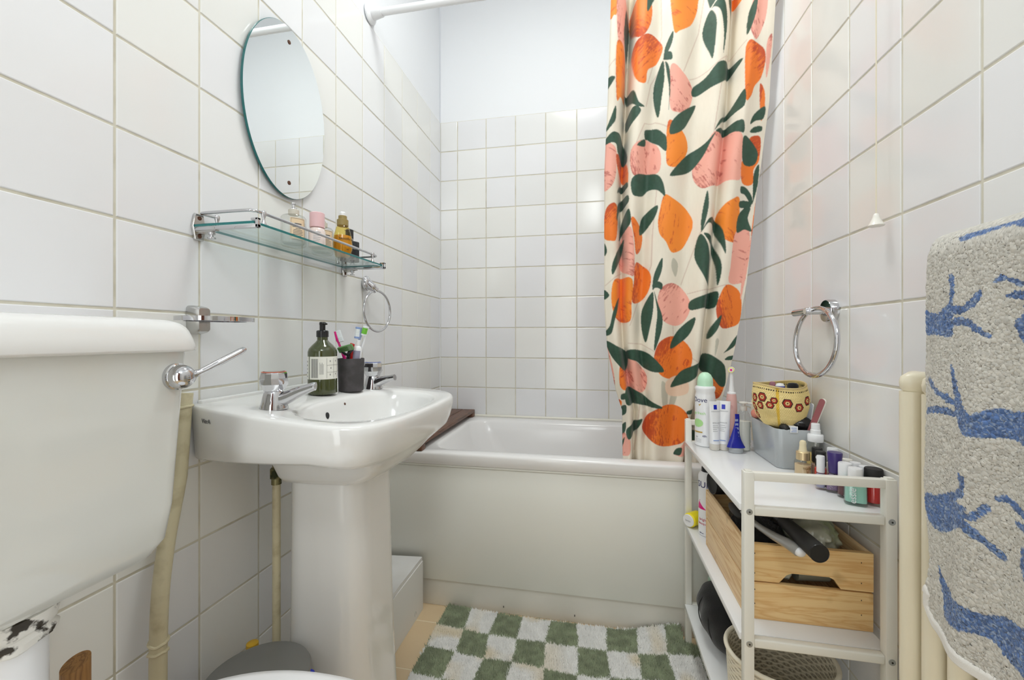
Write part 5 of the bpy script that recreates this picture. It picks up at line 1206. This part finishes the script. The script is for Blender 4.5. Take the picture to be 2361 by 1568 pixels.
polish((0.4800, 0.8875, Z1), 'mint green nail polish with white cap and vertical white lettering', lac('mint_lacquer', (0.33, 0.64, 0.55)), M_WHITE, 0.0172, 0.042, 0.066, 0.0112, 'square', 'essie')
polish((0.5105, 0.8885, Z1), 'bright red nail polish with wide black cap beside the near right rack leg', lac('red_lacquer', (0.62, 0.015, 0.015)), M_BLACKM, 0.0135, 0.044, 0.067, 0.0140, 'round')
polish((0.4795, 0.9185, Z1), 'dark plum nail polish with white cap between the violet capped and mint ones', lac('plum_lacquer', (0.10, 0.012, 0.022)), M_WHITE, 0.0125, 0.036, 0.0665, 0.0112, 'round')
polish((0.4755, 0.9455, Z1), 'purple glitter nail polish with flared base and violet cap', mat('glitter_lacquer', (0.16, 0.09, 0.22), rough=0.3, noise=(700, (0.46, 0.32, 0.48), 0.5, 0.62)), mat('violet_cap', (0.045, 0.025, 0.16), rough=0.3), 0.0150, 0.038, 0.0795, 0.0105, 'flared', 'BRIT', 0.22)
polish((0.4560, 0.9575, Z1), 'lilac nail polish with slim white cap left of the violet capped one', lac('lilac_lacquer', (0.40, 0.38, 0.55)), M_WHITE, 0.0088, 0.034, 0.068, 0.0072, 'round')
polish((0.4675, 0.9820, Z1), 'orange red nail polish with black cap and round white sticker', lac('scarlet_lacquer', (0.66, 0.03, 0.02)), M_BLACKM, 0.0115, 0.040, 0.071, 0.0095, 'round', dot=True, rz=-2.5)
polish((0.4750, 1.0120, Z1), 'pale nude nail polish with black cap behind the orange red one', lac('nude_lacquer', (0.55, 0.36, 0.28)), M_BLACKM, 0.0113, 0.040, 0.0715, 0.0098, 'round')
polish((0.5085, 1.0200, Z1), 'pale nail polish with printed white cap against the wall behind the violet cap', lac('ivory_lacquer', (0.72, 0.66, 0.58)), M_WHITE, 0.0120, 0.042, 0.0700, 0.0098, 'round')
polish((0.5090, 0.9680, Z1), 'clear nail polish with white cap against the wall, third from the near rail', lac('clear_lacquer', (0.70, 0.66, 0.62)), M_OFFW, 0.0120, 0.042, 0.0610, 0.0096, 'round')
polish((0.5095, 0.9420, Z1), 'beige nail polish with printed white cap against the wall, second from the near rail', lac('beige_lacquer', (0.66, 0.50, 0.42)), M_WHITE, 0.0118, 0.042, 0.0620, 0.0094, 'round')
polish((0.5115, 0.9170, Z1), 'rose nail polish with white cap just behind the black capped red one', lac('rose_lacquer', (0.60, 0.26, 0.28)), M_WHITE, 0.0115, 0.042, 0.0625, 0.0092, 'round')

# --- middle shelf
Z2 = ZS2 + 0.0004
crate = thing('wooden_crate', 'pine crate with cut-out handle full of hair brushes on the middle shelf', 'crate', (0.403, 1.042, Z2))
cx0, cx1, cy0, cy1 = 0.2945, 0.5135, 0.8935, 1.190
zg0, zg1, ztop = Z2 + 0.0715, Z2 + 0.0745, Z2 + 0.1460
def handle_board():
    pts = [(cx0, zg1), (0.3535, zg1), (0.360, zg1 + 0.008), (0.3665, zg1 + 0.016), (0.376, zg1 + 0.0205), (0.440, zg1 + 0.0205), (0.449, zg1 + 0.016), (0.4555, zg1 + 0.006), (0.4595, zg1), (cx1, zg1), (cx1, ztop), (cx0, ztop)]
    return pts
for y, thk in ((cy0, 0.010), (cy1 - 0.010, 0.010)):
    q = Matrix(((1, 0, 0, 0), (0, 0, 1, y), (0, 1, 0, 0), (0, 0, 0, 1)))
    g = G(); g.prism(handle_board(), 0, thk, xf=q)
    if y == cy0:
        for x in (cx0 + 0.016, cx1 - 0.020):
            for z in (zg1 + 0.015, ztop - 0.018): g.box(x - 0.0006, x + 0.0006, y - 0.0003, y + 0.0005, z - 0.0012, z + 0.0012, m=1)
    build('end_board', g, [M_PINE, M_DARK], parent=crate, smooth=False)
    g = G(); g.box(cx0, cx1, y, y + thk, Z2, zg0, 0.001)
    if y == cy0:
        for x in (cx0 + 0.016, cx1 - 0.020):
            for z in (Z2 + 0.03, zg0 - 0.014): g.box(x - 0.0006, x + 0.0006, y - 0.0003, y + 0.0005, z - 0.0012, z + 0.0012, m=1)
    build('end_board', g, [M_PINE, M_DARK], parent=crate)
for x in (cx0, cx1 - 0.008):
    for z0, z1 in ((Z2, zg0), (zg1, ztop)):
        g = G(); g.box(x, x + 0.008, cy0 + 0.0102, cy1 - 0.0102, z0, z1, 0.001); build('side_board', g, M_PINEY, parent=crate)
g = G(); g.box(cx0 + 0.008, cx1 - 0.008, cy0 + 0.010, cy1 - 0.010, Z2 + 0.001, Z2 + 0.006); build('bottom_board', g, M_PINEY, parent=crate)

t = thing('spray_can', 'white spray can with pink and navy print behind the crate on the middle shelf', 'spray can', (0.3150, 1.2520, Z2), rz=-2.35)
R = 0.0245
g = G(); g.lathe([(R - 0.002, 0), (R, 0.002), (R, 0.165), (R - 0.003, 0.172), (0.018, 0.176)], 40); build('can_body', g, M_WHITE, parent=t, local=True)
g = G(); g.lathe([(0.0165, 0.1755), (0.0165, 0.186), (0.012, 0.194), (0.004, 0.197)], 30); build('cap', g, M_BLACK, parent=t, local=True)
g = G(); text_cyl(g, 'SURE', 0.024, R, 0.30, 0.142, 0); 
for k in range(16): patch_cyl(g, R, -0.75 + 0.0015 * k * k, max(-0.72 + 0.0015 * k * k, -0.62 + 0.95 * (1 - k / 16) ** 1.4), 0.074 + 0.0016 * k, 0.0756 + 0.0016 * k, 1)
text_cyl(g, 'bright', 0.010, R, 0.0, 0.046, 2); text_cyl(g, 'bouquet', 0.009, R, 0.0, 0.035, 2); text_cyl(g, '150 ml', 0.005, R, -0.2, 0.008, 0)
build('print', g, [M_NAVY, M_MAGENTA, mat('rose_ink', (0.55, 0.06, 0.10), rough=0.5)], parent=t, local=True, fixn=False)
t = thing('roll_on_bottle', 'yellow bottle with white end lying on its side on the middle shelf', 'bottle', (0.280, 1.295, Z2))
d = Vector((0.75, 0.66, 0)).normalized()
c0 = Vector((0.2690, 1.2825, Z2 + 0.0205))
g = G(); g.cyl(c0 + d * 0.004, c0 + d * 0.046, 0.0195, 32, bev=0.003); build('bottle_body', g, M_YEL, parent=t)
g = G(); g.cyl(c0, c0 + d * 0.0045, 0.0172, 32, bev=0.001); build('end_disc', g, M_WHITE, parent=t)
g = G(); V, F = text_geo('lovea', 0.008); sd = Vector((-d.y, d.x, 0)); g.add([tuple(c0 - d * 0.0004 - sd * v.x * 1.0 + Vector((0, 0, v.y)) - d * v.z) for v in V], F); build('lettering', g, M_LINK, parent=t, fixn=False)

t = thing('hair_dryer', 'black hair dryer lying in the pine crate with its nozzle over the far left edge', 'hair dryer', (0.36, 1.13, 0.52))
p0, p1 = Vector((0.3000, 1.1560, 0.5660)), Vector((0.4400, 1.1860, 0.5640))
d = (p1 - p0).normalized()
q = tr(*p0) @ Vector((0, 0, 1)).rotation_difference(d).to_matrix().to_4x4()
g = G(); g.lathe([(0.0225, 0.004), (0.0262, 0.0), (0.0272, 0.002), (0.0275, 0.03), (0.030, 0.07), (0.034, 0.10), (0.032, 0.140), (0.02, 0.152)], 40, xf=q)
build('barrel', g, M_BLACKM, parent=t)
g = G(); g.lathe([(0.0215, 0.012), (0.021, 0.0125)], 32, xf=q)
build('nozzle_grille', g, M_DARK, parent=t)
g = G(); pm = p0 + d * 0.105
g.tube(smooth_line([pm, pm + Vector((0.005, -0.040, -0.030)), pm + Vector((0.010, -0.085, -0.055))], 5), [0.019] * 5 + [0.016] * 6, 20); build('dryer_handle', g, M_BLACKM, parent=t)
g = G(); n = 30; g.tube([q @ Vector((0.0266 * math.cos(2 * math.pi * i / n), 0.0266 * math.sin(2 * math.pi * i / n), 0.001)) for i in range(n)], 0.0011, 8, closed=True); build('nozzle_rim', g, M_BLACK, parent=t)

t = thing('round_brush', 'black hair brush with thick handle sticking out over the crate towards the camera', 'hair brush', (0.385, 0.88, 0.56))
p0, p1, p2 = Vector((0.3800, 0.8020, 0.5720)), Vector((0.3760, 0.905, 0.5730)), Vector((0.3760, 1.06, 0.5630))
g = G(); g.tube([p0, p0 + (p1 - p0) * 0.08, p0 + (p1 - p0) * 0.5, p1, p1 + (p2 - p1) * 0.2], [0.0150, 0.0158, 0.0150, 0.0125, 0.0115], 28); build('handle', g, M_BLACKM, parent=t)
g = G(); n = 30; dd = (p1 - p0).normalized(); q = tr(*(p0)) @ Vector((0, 0, 1)).rotation_difference(dd).to_matrix().to_4x4()
g.tube([q @ Vector((0.0152 * math.cos(2 * math.pi * i / n), 0.0152 * math.sin(2 * math.pi * i / n), 0.0)) for i in range(n)], 0.0007, 8, closed=True); build('handle_end_ring', g, M_BLACK, parent=t)
g = G(); g.tube([p1 + (p2 - p1) * 0.15, p1 + (p2 - p1) * 0.3, p2], [0.012, 0.0165, 0.0165], 24); build('brush_barrel', g, M_BLACK, parent=t)
g = G(); dd = (p2 - p1).normalized(); q = Vector((0, 0, 1)).rotation_difference(dd).to_matrix().to_4x4()
for i in range(22):
    c = p1 + (p2 - p1) * (0.26 + 0.72 * i / 21)
    for j in range(14):
        a = 2 * math.pi * (j + 0.5 * (i % 2)) / 14
        e_ = q @ Vector((math.cos(a), math.sin(a), 0))
        g.tube([c + e_ * 0.0155, c + e_ * 0.0245], [0.0008, 0.0005], 4)
build('bristles', g, M_BLACKM, parent=t, kind='stuff')
t = thing('silver_brush', 'brush with curved silver handle resting on the crate front edge', 'hair brush', (0.35, 0.88, 0.55))
g = G(); pp = smooth_line([(0.318, 0.985, 0.562), (0.328, 0.935, 0.5585), (0.342, 0.893, 0.5575), (0.3555, 0.862, 0.5580), (0.3660, 0.8420, 0.5545)], 6)
g.tube(pp, [0.006 + 0.0060 * sstep(0, 1, i / (len(pp) - 1)) for i in range(len(pp))], 18, flat=0.8); build('handle', g, mat('silver_plastic', (0.42, 0.42, 0.41), rough=0.28, metal=0.5), parent=t)
g = G(); g.ell((0.3668, 0.8400, 0.5543), 0.0095, 0.0075, 0.0085, 20, 10); build('handle_tip', g, M_WHITE, parent=t)
g = G(); g.ell((0.3135, 1.010, 0.556), 0.012, 0.040, 0.010, 24, 12); build('brush_head', g, M_BLACKM, parent=t)
g = G()
for i in range(8):
    for j in range(3): g.tube([(0.307 + 0.0065 * j, 0.985 + 0.007 * i, 0.547), (0.307 + 0.0065 * j, 0.985 + 0.007 * i, 0.534)], 0.0008, 4)
build('bristles', g, M_BLACKM, parent=t, kind='stuff')
def bag(name, label, c, rx, ry, rz_, m_, seed, prints=None, cat='plastic bag'):
    n, k = 60, 34
    A2, B2 = np.meshgrid(np.linspace(0, 2 * math.pi, n), np.linspace(-math.pi / 2, math.pi / 2, k))
    ux, uy, uz = np.cos(B2) * np.cos(A2), np.cos(B2) * np.sin(A2), np.sin(B2)
    px_ = vnoise(ux * 3 + 9 + seed, uy * 3 + uz * 2 + 9, seed) - 0.5 + 0.5 * (np.abs(vnoise(ux * 6 + 20, uz * 6 + uy * 4 + 20, seed + 3) - 0.5) * 2 - 0.5)
    f = 1 + 0.34 * px_ * np.cos(B2)
    co = np.stack([c[0] + rx * ux * f, c[1] + ry * uy * f, c[2] + rz_ * uz * f], -1).reshape(-1, 3)
    o = grid_mesh(name, co, quad_faces(n, k), m_, None, None, c)
    return tag(o, label, cat)
M_BAG = mat('cloudy_plastic_bag', (0.50, 0.52, 0.43), rough=0.25, noise=(16, (0.36, 0.42, 0.24), 0.48, 0.6), coat=0.4)
bag('plastic_packet', 'cloudy pale green plastic packet at the right in the pine crate', (0.452, 1.000, 0.530), 0.044, 0.085, 0.044, M_BAG, 4)
bag('plastic_packet', 'green and white packet showing through the crate handle cut-out', (0.372, 0.935, 0.478), 0.022, 0.025, 0.022, mat('green_packet', (0.50, 0.52, 0.46), rough=0.3, noise=(40, (0.12, 0.42, 0.10), 0.5, 0.58)), 8)
g = G(); g.tube([(0.395, 0.928, 0.474), (0.452, 0.932, 0.476)], 0.0165, 26); g.ell((0.452, 0.932, 0.476), 0.010, 0.0165, 0.0165)
tag(build('grey_bottle', g, mat('smoky_bottle', (0.20, 0.20, 0.16), rough=0.2), loc=(0.42, 0.93, 0.46)), 'smoky grey bottle lying behind the crate handle cut-out', 'bottle')
bag('black_pouch', 'black cloth bundle filling the left half of the pine crate', (0.372, 1.045, 0.482), 0.058, 0.105, 0.050, M_BLACKF, 12, cat='cloth')

# --- bottom shelf
Z3 = ZS3 + 0.0004
cap = thing('fabric_hat', 'black fabric hat standing on edge on the bottom shelf', 'hat', (0.345, 1.175, Z3))
n, k = 72, 40
A2, B2 = np.meshgrid(np.linspace(0, 2 * math.pi, n), np.linspace(-math.pi / 2, math.pi / 2, k))
cb2 = np.abs(np.cos(B2)) ** 0.8
f = 1 - 0.045 * np.exp(-((np.abs(((A2 * 3 / math.pi) % 2) - 1)) / 0.12) ** 2) * np.cos(B2)
lx, ly, lz = 0.064 * cb2 * np.cos(A2) * f, 0.105 * cb2 * np.sin(A2) * f, 0.068 * np.sign(np.sin(B2)) * np.abs(np.sin(B2)) ** 0.9
fold2 = 0.0025 * np.sin(9 * ly / 0.1 + 5 * lz / 0.07) * np.cos(B2)
co = np.stack([0.3385 + lx + fold2 - 0.012 * (lz / 0.068), 1.170 + ly, Z3 + 0.066 + np.maximum(lz, -0.0655)], -1).reshape(-1, 3)
grid_mesh('crown', co, quad_faces(n, k), M_BLACKF, None, cap, BASE[cap.name])
for ph, off in ((0.0, 0.0), (0.55, 0.0)):
    g = G(); pts = []
    for i in range(33):
        b = math.radians(-60 + 150 * i / 32)
        xx = 0.3385 - 0.0655 * math.cos(b) ** 0.85 * math.cos(ph) - 0.012 * math.sin(b) if math.cos(b) > 0 else 0.3385
        yy = 1.170 - 0.107 * (max(math.cos(b), 0) ** 0.85) * math.sin(ph)
        pts.append((xx, yy, Z3 + 0.066 + 0.0665 * math.sin(b)))
    g.tube(pts, 0.0014, 8); build('seam', g, M_BLACKF, parent=cap)
t = thing('shampoo_bottle', 'pale green and blue bottle top just visible behind the black hat', 'bottle', (0.340, 1.292, Z3))
g = G(); g.lathe([(0.013, 0), (0.0145, 0.002), (0.0145, 0.098), (0.011, 0.106), (0.009, 0.108)], 30, cx=0.340, cy=1.292, cz=Z3); build('bottle_body', g, mat('pale_green_bottle', (0.42, 0.58, 0.46), rough=0.3), parent=t)
g = G(); g.lathe([(0.0095, 0.107), (0.0102, 0.108), (0.0102, 0.126), (0.009, 0.127)], 26, cx=0.340, cy=1.292, cz=Z3); build('cap', g, mat('pale_blue_cap', (0.30, 0.48, 0.60), rough=0.3), parent=t)

bk = thing('woven_basket', 'cream woven round basket on the bottom shelf under the crate', 'basket', (0.372, 0.935, Z3))
NA, NZ = 420, 150
A2, W2 = np.meshgrid(np.linspace(0, 2 * math.pi, NA), np.linspace(0, 1, NZ))
bR = 0.083 + 0.008 * W2
bh = 0.150
rows = 19
row = np.floor(W2 * rows)
zig = (np.abs(((A2 * 26 / (2 * math.pi) * 2 + row * 1.0) % 2) - 1) - 0.5) * 0.34
ph = (W2 * rows + zig) % 1.0
rope = np.sin(math.pi * ph) ** 0.6
rr = bR + 0.0022 * rope
co = np.stack([0.372 + rr * np.cos(A2) * 1.06, 0.938 + rr * np.sin(A2) * 0.95, Z3 + 0.002 + bh * W2], -1).reshape(-1, 3)
tone = np.empty((NA * NZ, 3)); tone[:] = (0.76, 0.71, 0.58)
gap_shade = np.clip(1.0 - rope.ravel() * 1.7, 0, 1)
tone = tone * (1 - gap_shade[:, None]) + np.array((0.16, 0.13, 0.09)) * gap_shade[:, None]  # dark depth of the gaps between ropes painted into the colour
M_ROPE = mat('woven_rope', (0.76, 0.71, 0.58), rough=0.85, attr=True, bump=(400, 0.2))
o = grid_mesh('basket_wall', co, quad_faces(NA, NZ), M_ROPE, tone, bk, BASE[bk.name])
sd = o.modifiers.new('thickness', 'SOLIDIFY'); sd.thickness = 0.004; sd.offset = -1
g = G(); n = 64; g.tube([(0.372 + 0.0925 * 1.06 * math.cos(2 * math.pi * i / n), 0.938 + 0.0925 * 0.95 * math.sin(2 * math.pi * i / n), Z3 + 0.152) for i in range(n)], 0.0045, 10, closed=True)
build('rim_cord', g, mat('rim_rope', (0.78, 0.73, 0.60), rough=0.85, bump=(400, 0.25)), parent=bk)
g = G(); g.lathe([(0.080, 0), (0.0815, 0.003), (0.06, 0.0045)], 48, cx=0.372, cy=0.938, cz=Z3, sx=1.06, sy=0.95); build('basket_base', g, M_ROPE if False else mat('base_rope', (0.66, 0.61, 0.48), rough=0.85, bump=(300, 0.3)), parent=bk)

# ------------------------------------------------------------ bath mat
def mat_h(x, y):
    curl = 0.030 * sstep(0.05, 0.30, x) * sstep(1.24, 1.385, y)
    return 0.010 + 0.004 * (vnoise(x * 9 + 20, y * 9 + 20, 5) - 0.5) + curl
mx0, mx1, my0, my1 = -0.4940, 0.2685, 1.014, 1.3640
def mat_edge(x): return 1.384 - 0.018 * np.sin((x + 0.494) / 0.78 * math.pi) + 0.004 * sstep(0.08, 0.22, x)
def mat_tone(x, y, seed):
    u = (x + 0.494 + 0.007 * (vnoise(x * 14 + 30, y * 11 + 30, 1) - 0.5) * 2) / 0.0892
    v = (mat_edge(x) - y + 0.007 * (vnoise(x * 12 + 50, y * 14 + 50, 2) - 0.5) * 2) / 0.1005
    ck = ((np.floor(u) + np.floor(v)) % 2) < 0.5
    n1 = vnoise(x * 60 + 90, y * 60 + 90, 3)[:, None]
    yell = (np.clip(vnoise(x * 16 + 70, y * 16 + 70, 4) - 0.62, 0, 1) * 2.2)[:, None]
    wh = np.array((0.88, 0.87, 0.84)) * (0.92 + 0.14 * n1); wh = wh * (1 - yell) + np.array((0.78, 0.66, 0.45)) * yell
    gr = np.array((0.27, 0.31, 0.195)) * (0.74 + 0.5 * n1)
    return np.where(ck[:, None], gr, wh)
NX, NY = 260, 220
def mat_right(v): return 0.312 - 0.0455 * sstep(0.80, 0.84, v)      # cut short beside the rack leg
U2, V2 = np.meshgrid(np.linspace(0, 1, NX), np.linspace(0, 1, NY))
X2 = mx0 + (mat_right(V2) - mx0) * U2
Y2 = my0 + (mat_edge(X2) - my0) * V2
Hh = mat_h(X2, Y2)
edge = np.minimum(np.minimum((X2 - mx0) / 0.01, (mat_right(V2) - X2) / 0.01), np.minimum(V2 / 0.02, (1 - V2) / 0.014)); edge = np.clip(edge, 0, 1)
base_z = np.where(edge < 0.99, Hh - 0.006 + 0.006 * edge, Hh)
M_MAT = mat('cotton_pile', (0.7, 0.7, 0.66), rough=0.95, attr=True, sheen=0.2)
bm_ = thing('bath_mat', 'green and white checkered tufted bath mat on the floor in front of the bathtub', 'bath mat', (-0.10, 1.0, 0))
backing = grid_mesh('backing', np.stack([X2.ravel(), Y2.ravel(), np.maximum(base_z.ravel(), 0.0008)], -1), quad_faces(NX, NY), M_MAT, mat_tone(X2.ravel(), Y2.ravel(), 0), bm_, BASE[bm_.name])
r_ = np.random.default_rng(3)
NT = 64000
tv = r_.uniform(0.0, 1.0, NT); tx = mx0 + (mat_right(tv) - mx0) * r_.uniform(0, 1, NT)
ty = my0 + (mat_edge(tx) - my0) * tv
th_ = mat_h(tx, ty)
ang_ = r_.uniform(0, 2 * math.pi, NT); wd = r_.uniform(0.0018, 0.0034, NT); ht_ = r_.uniform(0.006, 0.0115, NT)
ldx, ldy = r_.normal(0, 0.0032, NT), r_.normal(-0.0015, 0.0032, NT)
vv = np.empty((NT, 4, 3))
for q_ in range(3):
    a = ang_ + q_ * 2 * math.pi / 3
    vv[:, q_, 0] = tx + wd * np.cos(a); vv[:, q_, 1] = ty + wd * np.sin(a); vv[:, q_, 2] = th_ - 0.002
vv[:, 3, 0] = tx + ldx; vv[:, 3, 1] = ty + ldy; vv[:, 3, 2] = th_ + ht_
b4 = np.arange(NT)[:, None] * 4
ff = np.concatenate([b4 + [0, 1, 3], b4 + [1, 2, 3], b4 + [2, 0, 3]], 0)
tt_ = np.repeat(mat_tone(tx, ty, 0), 4, 0)
pile = grid_mesh('pile', vv.reshape(-1, 3), ff, M_MAT, tt_, bm_, BASE[bm_.name])
pile['kind'] = 'stuff'

# ------------------------------------------------------------ radiator and towel
rad_ = thing('radiator', 'cream column radiator on the right wall half covered by the patterned towel', 'radiator', (0.46, 0.45, 0.10))
for i in range(13):
    y = 0.695 - 0.042 * i
    g = G()
    for x in (0.447, 0.486):
        g.tube([(x, y, 0.13), (x, y, 0.865)], 0.0135, 20)
    for z in (0.125, 0.878):
        g.loft([[(0.4665 + (0.0345 * math.cos(a)) * k_, y + 0.0150 * math.sin(a) * k_, z + dz) for a in [2 * math.pi * j / 32 for j in range(32)]] for dz, k_ in ((-0.015, 0.80), (-0.008, 0.97), (0, 1.0), (0.008, 0.95), (0.0135, 0.72), (0.015, 0.4))], True, True)
        g.tube([(0.4665, y - 0.021, z), (0.4665, y + 0.021, z)], 0.0115, 18)
    build('column', g, M_CREAM, parent=rad_, ang=50)
g = G()
for z in (0.125, 0.878): g.lathe([(0.0115, 0), (0.0145, 0.002), (0.0145, 0.014), (0.011, 0.020), (0.004, 0.022)], 26, xf=tr(0.4665, 0.7085, z) @ rot('X', -90))
build('header_plug', g, M_CREAM, parent=rad_)
g = G()
for y in (0.20, 0.62): g.box(0.498, XR - 0.001, y - 0.012, y + 0.012, 0.79, 0.815, 0.002).box(0.498, XR - 0.001, y - 0.012, y + 0.012, 0.17, 0.195, 0.002)
build('wall_bracket', g, M_CREAM, parent=rad_)
g = G(); g.tube([(0.442, 0.612, 1.043), (0.442, 0.10, 1.043)], 0.0095, 18)
for y in (0.58, 0.13): g.tube([(0.442, y, 1.043), (0.4665, y, 0.99), (0.4665, y, 0.885)], 0.006, 12)
build('towel_bar', g, M_CREAM, parent=rad_)

ty0, ty1 = 0.235, 0.609
tz_top = 1.0435; rb = 0.0265
NYt, NF, NB = 560, 760, 100
yy = ty1 - (ty1 - ty0) * np.linspace(1, 0, NYt) ** 1.25
prof = []     # (x, z, height on the print, front or back)
zb_f = 0.578
for z in np.linspace(zb_f, tz_top - 0.006, NF): prof.append((0.442 - rb - 0.0075, z, z, 0))
for a in np.linspace(0.03, math.pi - 0.03, 60): prof.append((0.442 - (rb + 0.0075) * math.cos(a), tz_top - 0.006 + (rb + 0.004) * math.sin(a), tz_top - 0.006 + 0.036 * a, 0))
for z in np.linspace(tz_top - 0.01, 0.915, NB): prof.append((0.442 + rb - 0.008, z, 0, 1))
prof = np.array(prof)
YT, KI = np.meshgrid(yy, np.arange(len(prof)))
bx_, bz_, pz_, bk_ = prof[KI, 0], prof[KI, 1], prof[KI, 2], prof[KI, 3]
down = np.clip((tz_top - bz_) / (tz_top - zb_f), 0, 1)
wave = (0.0045 * np.sin((YT - 0.60) * 52 + 1.2) + 0.0025 * np.sin((YT - 0.6) * 105 + bz_ * 7)) * sstep(0.0, 0.35, down) - 0.003 * sstep(0.2, 0.5, down)
zt2_ = bz_ + (0.004 + 0.034 * sstep(0.585, 0.609, YT) + 0.012 * sstep(0.55, 0.60, YT)) * down ** 4 * (1 - bk_)
left = np.interp(zt2_, [0.55, 0.612, 0.622, 0.627, 0.646, 0.671, 0.702, 0.737, 0.774, 0.812, 0.861, 0.898, 0.928, 0.973, 1.006, 1.046, 1.056, 1.07], [0.615, 0.618, 0.612, 0.6069, 0.6012, 0.5975, 0.6012, 0.6069, 0.6093, 0.608, 0.6093, 0.6128, 0.6114, 0.6086, 0.6059, 0.601, 0.605, 0.612])
left = np.where(bk_ > 0.5, 0.607, left)
yt_ = YT + (left - ty1) * sstep(ty1 - 0.07, ty1, YT)
xt_ = bx_ + wave * (1 - bk_)
loop = (vnoise(YT * 900 + 40, bz_ * 620 + 40, 21) - 0.5) * 0.0017 + (vnoise(YT * 420, bz_ * 260, 22) - 0.5) * 0.0008
bot = sstep(zb_f + 0.011, zb_f + 0.008, bz_) * (1 - bk_)
xt_ = xt_ - loop * (1 - bot) - 0.0022 * bot
co = np.stack([xt_, yt_, zt2_], -1).reshape(-1, 3)
tone = np.empty((len(co), 3)); tone[:] = (0.56, 0.54, 0.49)
# the print is woven for a cloth lying flat at x = 0.418
fy, fz = (YT * 0.418 / 0.408).ravel(), (H + (pz_ - H) * 0.418 / 0.408).ravel()
fr_ = bk_.ravel() < 0.5
nn = vnoise(fy * 800 + 5, fz * 560 + 5, 31); n3 = vnoise(fy * 1300 + 5, fz * 1000 + 5, 33)
tone *= (0.78 + 0.38 * nn)[:, None]
for l in TOWEL:
    ii = inside(fy + 0.0010 * (nn - 0.5), fz + 0.0010 * (n3 - 0.5), cr_closed(pairs(l, 10000.0)))
    kk = (0.55 + 0.95 * nn[ii])[:, None]
    sp = (n3[ii] > 0.70)[:, None]
    tone[ii] = np.where(sp, np.array((0.26, 0.33, 0.46)), np.array((0.075, 0.14, 0.31)) * kk)
    for shift, flip in ((0.125, 1), (0.255, 1)):          # the print repeats along the cloth
        P = np.array(pairs(l, 10000.0)); P[:, 0] -= shift
        jj = inside(fy + 0.0010 * (nn - 0.5), fz + 0.0010 * (n3 - 0.5), cr_closed([tuple(q_) for q_ in P]))
        jj = jj[fy[jj] < 0.500]
        tone[jj] = np.where((n3[jj] > 0.70)[:, None], np.array((0.26, 0.33, 0.46)), np.array((0.075, 0.14, 0.31)) * (0.55 + 0.95 * nn[jj])[:, None])
tone[(bot.ravel() > 0.4)] = (0.74, 0.72, 0.68)
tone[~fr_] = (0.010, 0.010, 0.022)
# near end continues the print with a few more branches out of the photograph
M_TERRY = mat('terry_towel', (0.5, 0.47, 0.43), rough=0.95, attr=True, sheen=0.2, bump=(1400, 0.25, 2))
tw = grid_mesh('bath_towel', co, quad_faces(NYt, len(prof)), M_TERRY, tone, None, (0.442, 0.43, 1.043))
sd = tw.modifiers.new('thickness', 'SOLIDIFY'); sd.thickness = 0.004; sd.offset = -1
tag(tw, 'grey towel with blue branching pattern hanging over the cream radiator', 'towel')

for o in list(bpy.data.objects):
    o.select_set(False)
